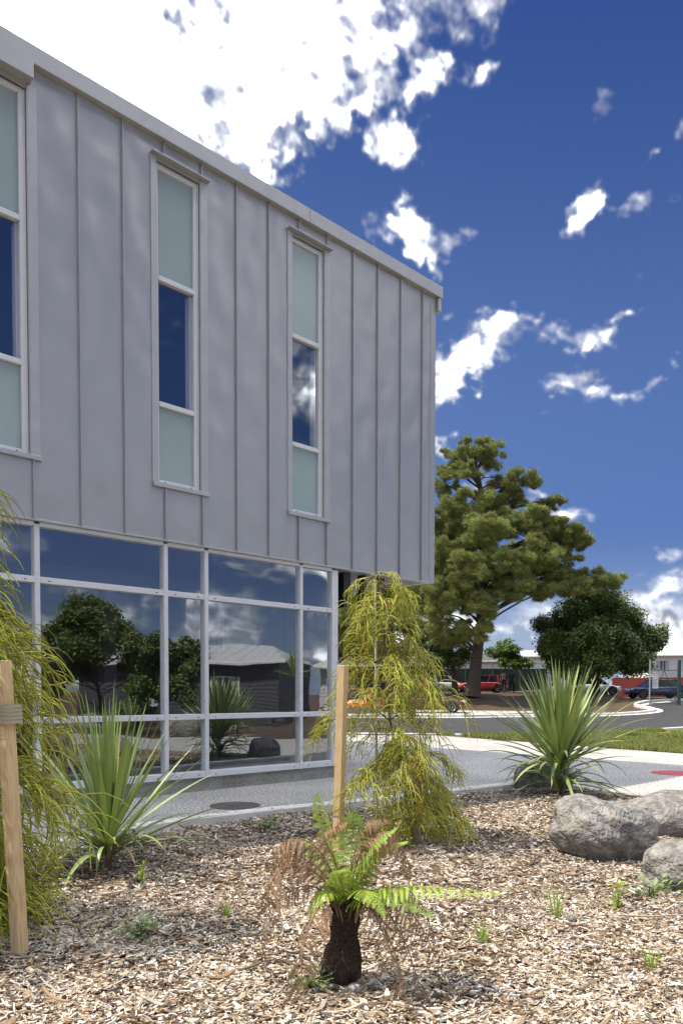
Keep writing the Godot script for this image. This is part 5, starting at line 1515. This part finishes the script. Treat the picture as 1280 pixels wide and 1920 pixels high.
func make_cars() -> void:
	var y := func(x: float, z: float) -> float: return land(x, z)
	car("maroon sedan parked on the pale driveway beside the middle sapling", lin(0.085, 0.012, 0.022), Vector3(4.9, land(4.9, -43.0) - 0.01, -43.0), -0.10, 4.5, 1.40, false)
	car("bright red wagon parked behind the large tree trunk", lin(0.56, 0.025, 0.03), Vector3(11.55, land(11.5, -62.0) + 0.0, -62.0), PI - 0.06, 4.2, 1.42, true)
	car("white sedan parked under the dark round tree", lin(0.72, 0.72, 0.72), Vector3(19.7, land(19.7, -59.0), -59.0), 0.05, 4.3, 1.38, false)
	car("dark blue sedan parked behind the green mesh gate", lin(0.012, 0.02, 0.09), Vector3(23.4, land(23.4, -55.5), -55.5), PI + 0.05, 4.6, 1.40, false)
	car("blue hatchback parked behind the dark tree trunks at left", lin(0.05, 0.12, 0.26), Vector3(6.2, land(6.2, -63.0), -63.0), 0.15, 4.0, 1.45, true)
	car("silver wagon parked beside the blue hatchback", lin(0.46, 0.47, 0.48), Vector3(8.9, land(8.9, -65.0), -65.0), -0.3, 4.3, 1.45, true)
	car("orange hatchback seen through the middle sapling", lin(0.62, 0.10, 0.015), Vector3(1.5, land(1.5, -44.0), -44.0), 1.2, 3.9, 1.35, true)
	car("dark wagon parked behind the orange hatchback", lin(0.02, 0.028, 0.03), Vector3(0.2, land(0.2, -46.5), -46.5), 1.35, 4.6, 1.62, true)
	car("silver sedan mirrored in the ground-floor glazing, before the dark house", lin(0.5, 0.51, 0.52), Vector3(20.6, 0.0, -12.6), 1.3, 4.4, 1.4, false)

func body_mesh(bones: Array, cell: float) -> Geo:
	# tapered capsules joined smoothly and skinned by surface nets; bones: [a, b, ra, rb]
	var lo := Vector3(9, 9, 9)
	var hi := -lo
	for k in bones:
		var m: float = maxf(k[2], k[3]) + cell * 2.0
		lo = lo.min(k[0] - Vector3.ONE * m).min(k[1] - Vector3.ONE * m)
		hi = hi.max(k[0] + Vector3.ONE * m).max(k[1] + Vector3.ONE * m)
	var nn := Vector3i((hi - lo) / cell) + Vector3i(2, 2, 2)
	var f := PackedFloat32Array()
	f.resize(nn.x * nn.y * nn.z)
	var at := 0
	for z in nn.z:
		for y in nn.y:
			for x in nn.x:
				var p := lo + Vector3(x, y, z) * cell
				var d := 9.0
				for k in bones:
					var ab: Vector3 = k[1] - k[0]
					var u := clampf((p - k[0]).dot(ab) / maxf(ab.length_squared(), 1e-6), 0.0, 1.0)
					var e: float = (p - k[0] - ab * u).length() - lerpf(k[2], k[3], u)
					var h := clampf(0.5 + 0.5 * (d - e) / 0.03, 0.0, 1.0)
					d = lerpf(d, e, h) - 0.03 * h * (1.0 - h)
				f[at] = d
				at += 1
	var g := Geo.new()
	var ids := {}
	var sx := 1
	var sy := nn.x
	var sz := nn.x * nn.y
	for z in nn.z - 1:
		for y in nn.y - 1:
			for x in nn.x - 1:
				var o := x + y * sy + z * sz
				var s := Vector3.ZERO
				var cnt := 0
				for e in [[0, 1, 0], [0, 2, 1], [0, 4, 2], [1, 3, 1], [1, 5, 2], [2, 3, 0], [2, 6, 2], [3, 7, 2], [4, 5, 0], [4, 6, 1], [5, 7, 1], [6, 7, 0]]:
					var a: int = e[0]
					var b: int = e[1]
					var fa := f[o + (a & 1) + ((a >> 1) & 1) * sy + (a >> 2) * sz]
					var fb := f[o + (b & 1) + ((b >> 1) & 1) * sy + (b >> 2) * sz]
					if (fa < 0.0) != (fb < 0.0):
						var u := fa / (fa - fb)
						var pa := Vector3(a & 1, (a >> 1) & 1, a >> 2)
						var pb := Vector3(b & 1, (b >> 1) & 1, b >> 2)
						s += pa.lerp(pb, u)
						cnt += 1
				if cnt:
					ids[o] = g.v.size()
					g.v.append(lo + (Vector3(x, y, z) + s / cnt) * cell)
					g.n.append(Vector3.ZERO)
	for z in range(1, nn.z - 1):
		for y in range(1, nn.y - 1):
			for x in range(1, nn.x - 1):
				var o := x + y * sy + z * sz
				for ax in [[sx, sy, sz], [sy, sz, sx], [sz, sx, sy]]:
					var inside := f[o] < 0.0
					if inside != (f[o + ax[0]] < 0.0):
						var q := [ids[o - ax[1] - ax[2]], ids[o - ax[2]], ids[o], ids[o - ax[1]]]
						if inside:
							q.reverse()
						for t in [[0, 1, 2], [0, 2, 3]]:
							var i0: int = q[t[0]]
							var i1: int = q[t[1]]
							var i2: int = q[t[2]]
							g.ix.append_array(PackedInt32Array([i0, i1, i2]))
							var nrm := (g.v[i2] - g.v[i0]).cross(g.v[i1] - g.v[i0])
							g.n[i0] += nrm; g.n[i1] += nrm; g.n[i2] += nrm
	for i in g.n.size():
		g.n[i] = g.n[i].normalized()
	return g

func person(label: String, at: Vector3, turn: float, top: Color, legs: Color, stride: float, bag: bool) -> void:
	var t := thing("person", label, "person", at, turn, "people on the far footpath")
	var s := stride
	var v := func(x: float, y: float, z: float) -> Vector3: return Vector3(x, y, z)
	# the body itself, facing +z
	var bones := [[Vector3(0, 1.52, 0.01), Vector3(0, 1.62, 0.03), 0.085, 0.092], [Vector3(0, 1.57, 0.05), Vector3(0, 1.66, 0.01), 0.075, 0.085], [Vector3(0, 1.36, 0), Vector3(0, 1.5, 0.01), 0.058, 0.052], [Vector3(0, 1.0, 0), Vector3(0, 1.3, 0), 0.12, 0.135], [Vector3(-0.13, 1.35, 0), Vector3(0.13, 1.35, 0), 0.07, 0.07], [Vector3(-0.07, 0.92, 0), Vector3(0.07, 0.92, 0), 0.115, 0.115], [Vector3(0, 1.55, 0.11), Vector3(0, 1.53, 0.115), 0.016, 0.016]]
	for k in [-1.0, 1.0]:
		var f: float = k * s
		bones.append([Vector3(k * 0.09, 0.88, 0), Vector3(k * 0.095, 0.48, f * 0.16), 0.085, 0.06])
		bones.append([Vector3(k * 0.095, 0.48, f * 0.16), Vector3(k * 0.095, 0.09, f * 0.16 - absf(s) * 0.08 + f * 0.08), 0.056, 0.038])
		var an := Vector3(k * 0.095, 0.05, f * 0.16 - absf(s) * 0.08 + f * 0.08)
		bones.append([an, an + Vector3(k * 0.02, -0.015, 0.15), 0.04, 0.032])
		var el := Vector3(k * 0.235, 1.08, -f * 0.06)
		bones.append([Vector3(k * 0.18, 1.36, 0), el, 0.052, 0.04])
		bones.append([el, Vector3(k * 0.24, 0.86, 0.05 - f * 0.12), 0.04, 0.028])
		var hd := Vector3(k * 0.24, 0.83, 0.06 - f * 0.12)
		for q in 4:
			bones.append([hd + Vector3(0, 0, -0.03 + q * 0.02), hd + Vector3(-k * 0.01, -0.09 + absf(q - 1.5) * 0.012, -0.03 + q * 0.02 + 0.01), 0.012, 0.009])
		bones.append([hd + Vector3(0, 0.01, 0.03), hd + Vector3(-k * 0.01, -0.045, 0.06), 0.012, 0.01])
	part("body", body_mesh(bones, 0.03), M["skin"], t)
	var tm := mk("cloth_%d" % M.size(), top, 0.9)
	var lm := mk("cloth_%d" % M.size(), legs, 0.9)
	part("shirt", body_mesh([[Vector3(0, 0.98, 0), Vector3(0, 1.3, 0), 0.14, 0.152], [Vector3(-0.135, 1.35, 0), Vector3(0.135, 1.35, 0), 0.082, 0.082], [Vector3(-0.18, 1.36, 0), Vector3(-0.225, 1.14, s * 0.04), 0.066, 0.06], [Vector3(0.18, 1.36, 0), Vector3(0.225, 1.14, -s * 0.04), 0.066, 0.06]], 0.032), tm, t)
	part("trousers", body_mesh([[Vector3(-0.07, 0.93, 0), Vector3(0.07, 0.93, 0), 0.128, 0.128], [Vector3(-0.09, 0.88, 0), Vector3(-0.095, 0.48, -s * 0.16), 0.1, 0.076], [Vector3(0.09, 0.88, 0), Vector3(0.095, 0.48, s * 0.16), 0.1, 0.076], [Vector3(-0.095, 0.48, -s * 0.16), Vector3(-0.095, 0.12, -s * 0.24 - absf(s) * 0.08), 0.072, 0.058], [Vector3(0.095, 0.48, s * 0.16), Vector3(0.095, 0.12, s * 0.24 - absf(s) * 0.08), 0.072, 0.058]], 0.032), lm, t)
	part("hair", body_mesh([[Vector3(0, 1.66, -0.01), Vector3(0, 1.6, -0.045), 0.094, 0.088]], 0.025), M["hair"], t)
	if bag:
		part("backpack", Geo.new().cbox(Vector3(-0.14, 1.0, -0.30), Vector3(0.14, 1.42, -0.145), 0.04), mk("bag_cloth_%d" % M.size(), lin(0.28, 0.24, 0.18), 0.9), t)

func house(called: String, label: String, at: Vector3, turn: float, size: Vector3, wall: Material, roof: Material, rise: float, windows: Array, boards: float, hip: float, group := "") -> void:
	# size: width, wall height, depth; the front faces +z; windows: [x, y, w, h]
	var t := thing(called, label, "house", at, turn, group)
	var hx := size.x * 0.5
	var core := Geo.new().box(Vector3(-hx, -0.6, -size.z), Vector3(hx, size.y, 0))
	part("wall", core, wall, t)
	if boards > 0.0:
		var n := int(size.y / boards)
		for k in n:
			var g := Geo.new()
			var y0 := k * boards
			var y1 := y0 + boards + 0.01
			g.q(Vector3(-hx, y0, 0.028), Vector3(hx, y0, 0.028), Vector3(hx, y1, 0.006), Vector3(-hx, y1, 0.006), Vector3(0, 0.1, 1))
			g.q(Vector3(-hx, y0, 0.028), Vector3(hx, y0, 0.028), Vector3(hx, y0, 0.0), Vector3(-hx, y0, 0.0), Vector3.DOWN)
			part("weatherboard", g, wall, t)
	var ov := 0.4
	var rg := Geo.new()
	var e := [Vector3(-hx - ov, size.y, ov), Vector3(hx + ov, size.y, ov), Vector3(hx + ov, size.y, -size.z - ov), Vector3(-hx - ov, size.y, -size.z - ov)]
	var ra := Vector3(-hx - ov + hip, size.y + rise, -size.z * 0.5)
	var rb := Vector3(hx + ov - hip, size.y + rise, -size.z * 0.5)
	rg.q(e[0], e[1], rb, ra, Vector3(0, 1, 1))
	rg.q(e[2], e[3], ra, rb, Vector3(0, 1, -1))
	rg.t3(e[0], e[3], ra, Vector3(-1, 0.5, 0))
	rg.t3(e[1], e[2], rb, Vector3(1, 0.5, 0))
	rg.q(e[0], e[1], e[2], e[3], Vector3.DOWN)
	var rp := part("roof", rg, roof, t)
	part("gutter", Geo.new().cbox(Vector3(-hx - ov, size.y - 0.12, ov), Vector3(hx + ov, size.y + 0.02, ov + 0.1), 0.02), M["weatherboard_white"], rp)
	# roofing ribs
	var n2 := int(size.x / 0.45)
	for k in n2:
		var x := lerpf(-hx - ov + 0.2, hx + ov - 0.2, (k + 0.5) / n2)
		var reach := clampf(minf(x + hx + ov, hx + ov - x) / maxf(hip, 0.01), 0.0, 1.0)
		var a := Vector3(x, size.y, ov)
		var b := a.lerp(Vector3(x, size.y + rise, -size.z * 0.5), reach)
		part("roof_rib", Geo.new().tube([a, b], [0.03, 0.03], 4, false), roof, rp)
	for w in windows:
		var wn := Node3D.new()
		wn.name = "window"
		wn.position = Vector3(w[0], w[1], 0.03)
		t.add_child(wn, true)
		part("pane", Geo.new().box(Vector3(-w[2] * 0.5, 0, 0.0), Vector3(w[2] * 0.5, w[3], 0.015)), M["window_dark"], wn)
		var fr := Geo.new()
		for s in [-1.0, 1.0]:
			fr.box(Vector3(s * w[2] * 0.5 - 0.05, -0.05, 0.0), Vector3(s * w[2] * 0.5 + 0.05, w[3] + 0.05, 0.05))
		fr.box(Vector3(-w[2] * 0.5 + 0.051, -0.05, 0.0), Vector3(w[2] * 0.5 - 0.051, 0.03, 0.05))
		fr.box(Vector3(-w[2] * 0.5 + 0.051, w[3] - 0.03, 0.0), Vector3(w[2] * 0.5 - 0.051, w[3] + 0.05, 0.05))
		fr.box(Vector3(-0.03, 0.031, 0.0), Vector3(0.03, w[3] - 0.031, 0.045))
		part("frame", fr, M["weatherboard_white"], wn)
		for s in [-1.0, 1.0]:
			part("curtain", Geo.new().box(Vector3(s * w[2] * 0.33 - w[2] * 0.13, 0.04, 0.016), Vector3(s * w[2] * 0.33 + w[2] * 0.13, w[3] - 0.04, 0.022)), M["curtain"], wn)

func make_background() -> void:
	house("far_house", "white weatherboard house with dark gable roof behind the red wagon", Vector3(14.2, 1.5, -80.0), 0.12, Vector3(8.0, 3.3, 8.0), M["weatherboard_white"], M["roof_dark"], 1.1, [[-1.4, 0.9, 1.5, 1.6], [0.9, 0.9, 2.0, 1.6], [3.0, 0.9, 0.9, 1.6]], 0.22, 0.0, "houses beyond the street")
	house("far_house", "white house with pale green hipped roof at the right edge", Vector3(41.5, 1.5, -86.0), -0.15, Vector3(12.0, 4.3, 10.0), M["weatherboard_white"], M["roof_green"], 2.0, [[-4.4, 2.6, 1.4, 1.1], [-1.6, 2.6, 1.4, 1.1]], 0.25, 5.0, "houses beyond the street")
	house("far_house", "pale house behind the mesh fence, left of the dark round tree", Vector3(22.5, 1.5, -84.0), 0.0, Vector3(6.0, 4.0, 7.0), M["weatherboard_white"], M["roof_zinc"], 0.9, [[-1.5, 1.2, 1.2, 1.4], [1.2, 1.2, 1.2, 1.4]], 0.22, 0.0, "houses beyond the street")
	house("carport", "dark low-roofed carport behind the dark trunks at left", Vector3(4.6, 1.4, -72.0), 0.05, Vector3(9.5, 2.6, 6.0), M["roof_dark"], M["roof_dark"], 0.9, [], 0.0, 0.0)
	house("weatherboard_house", "dark grey weatherboard house with pale metal roof, mirrored in the glazing", Vector3(21.2, 0.0, -3.9), -PI / 2.0 + 0.05, Vector3(9.4, 2.75, 8.0), M["weatherboard_dark"], M["roof_zinc"], 1.0, [[-2.2, 0.9, 1.1, 1.2], [1.6, 0.9, 1.4, 1.2]], 0.17, 1.5)
	house("weatherboard_house", "small house with pale green roof beyond the dark weatherboard house, mirrored in the glazing", Vector3(26.0, 0.0, -14.0), -PI / 2.0 + 0.1, Vector3(8.0, 2.7, 8.0), M["weatherboard_white"], M["roof_green"], 1.3, [[0.0, 0.9, 1.4, 1.2]], 0.2, 2.0)
	# red boarded fence by the parked cars
	var rf := thing("red_fence", "rust-red boarded fence behind the blue sedan", "fence", Vector3(23.2, land(23.2, -64.0), -64.0), 0.0)
	for k in 46:
		part("board", Geo.new().cbox(Vector3(k * 0.2, -0.2, 0), Vector3(k * 0.2 + 0.19, 1.62 + 0.02 * (k % 3), 0.03), 0.004), M["fence_red"], rf)
	for k in 5:
		part("post", Geo.new().cbox(Vector3(k * 2.27 - 0.05, -0.3, -0.12), Vector3(k * 2.27 + 0.05, 1.6, -0.01), 0.006), M["fence_red"], rf)
	# dark mesh fence along the footpath
	var mf := thing("mesh_fence", "tall dark green shade-cloth fence behind the red wagon", "fence", Vector3(8.6, land(10.0, -66.5), -66.5), -0.02)
	for k in 5:
		part("post", Geo.new().tube([Vector3(k * 2.4, -0.2, 0), Vector3(k * 2.4, 2.6, 0)], [0.04, 0.04], 8), M["green_paint"], mf)
		if k < 4:
			part("shade_panel", Geo.new().box(Vector3(k * 2.4 + 0.045, 0.05, -0.012), Vector3(k * 2.4 + 2.355, 2.1, 0.012)), M["shade_cloth"], mf)
			part("rail", Geo.new().tube([Vector3(k * 2.4 + 0.04, 2.55, 0), Vector3(k * 2.4 + 2.36, 2.55, 0)], [0.022, 0.022], 6), M["green_paint"], mf)
	# the open green gate at the end of the kerb
	var gt := thing("mesh_gate", "green wire mesh gate standing open at the end of the kerb", "gate", Vector3(19.35, land(19.3, -47.0) - 0.02, -47.0), 0.0)
	var gw := 1.82
	part("post", Geo.new().tube([Vector3(0, -0.2, 0), Vector3(0, 2.85, 0)], [0.045, 0.045], 8), M["alloy"], gt)
	part("post", Geo.new().cbox(Vector3(gw - 0.07, -0.2, -0.09), Vector3(gw + 0.10, 2.85, 0.09), 0.01), M["green_paint"], gt)
	for yy in [0.12, 1.15, 2.2]:
		part("rail", Geo.new().tube([Vector3(0.04, yy, 0), Vector3(gw - 0.07, yy, 0)], [0.026, 0.026], 6), M["green_paint"], gt)
	part("brace", Geo.new().tube([Vector3(0.05, 0.14, 0), Vector3(gw * 0.5, 2.18, 0)], [0.02, 0.02], 6), M["green_paint"], gt)
	part("brace", Geo.new().tube([Vector3(gw - 0.1, 0.14, 0), Vector3(gw * 0.5, 2.18, 0)], [0.02, 0.02], 6), M["green_paint"], gt)
	var wire := Geo.new()
	for k in 46:
		var u := -2.1 + k * 0.088
		for s in [0, 1]:
			var a := Vector2(u, 0.12)
			var b := Vector2(u + 2.08, 2.2)
			var t0 := clampf((0.04 - a.x) / 2.08, 0.0, 1.0)
			var t1 := clampf((gw - 0.08 - a.x) / 2.08, 0.0, 1.0)
			if t1 <= t0:
				continue
			var p := a.lerp(b, t0)
			var q := a.lerp(b, t1)
			if s == 1:
				p.x = gw - 0.04 - p.x
				q.x = gw - 0.04 - q.x
			wire.tube([Vector3(p.x, p.y, 0.004 * s), Vector3(q.x, q.y, 0.004 * s)], [0.0035, 0.0035], 3, false)
	part("wire_mesh", wire, M["green_paint"], gt)
	var sg := part("notice", Geo.new().box(Vector3(0.16, 1.05, 0.03), Vector3(0.52, 1.72, 0.04)), M["paper"], gt)
	for k in 6:
		part("print_line", Geo.new().box(Vector3(0.20, 1.60 - k * 0.085, 0.0405), Vector3(0.48 - 0.05 * (k % 3), 1.625 - k * 0.085, 0.0415)), M["ink"], sg)
	person("person in a dark red top walking behind the maroon sedan", Vector3(6.4, land(6.4, -57.0), -57.0), 1.4, lin(0.14, 0.035, 0.04), lin(0.03, 0.03, 0.04), 0.8, false)
	person("person with a tan backpack walking beside the red wagon", Vector3(12.25, land(12.2, -56.5), -56.5), PI - 0.3, lin(0.05, 0.05, 0.05), lin(0.02, 0.02, 0.025), 0.7, true)
	person("person in a navy jacket walking beside the red wagon", Vector3(12.78, land(12.7, -56.2), -56.2), 2.2, lin(0.02, 0.03, 0.075), lin(0.02, 0.02, 0.03), -0.7, false)
	person("person in a white shirt walking behind the right spiky plant", Vector3(16.5, land(16.5, -58.0), -58.0), 1.2, lin(0.7, 0.7, 0.7), lin(0.04, 0.04, 0.06), 0.8, false)

func _ready() -> void:
	var t0 := Time.get_ticks_msec()
	bumps.seed = 4
	bumps.frequency = 0.02
	make_light()
	print("sky ", Time.get_ticks_msec() - t0)
	make_materials()
	make_ground()
	print("ground ", Time.get_ticks_msec() - t0)
	make_building()
	print("building ", Time.get_ticks_msec() - t0)
	make_mulch()
	print("mulch ", Time.get_ticks_msec() - t0)
	make_boulders()
	make_planting()
	print("planting ", Time.get_ticks_msec() - t0)
	make_trees()
	print("trees ", Time.get_ticks_msec() - t0)
	make_cars()
	make_background()
	print("background ", Time.get_ticks_msec() - t0)
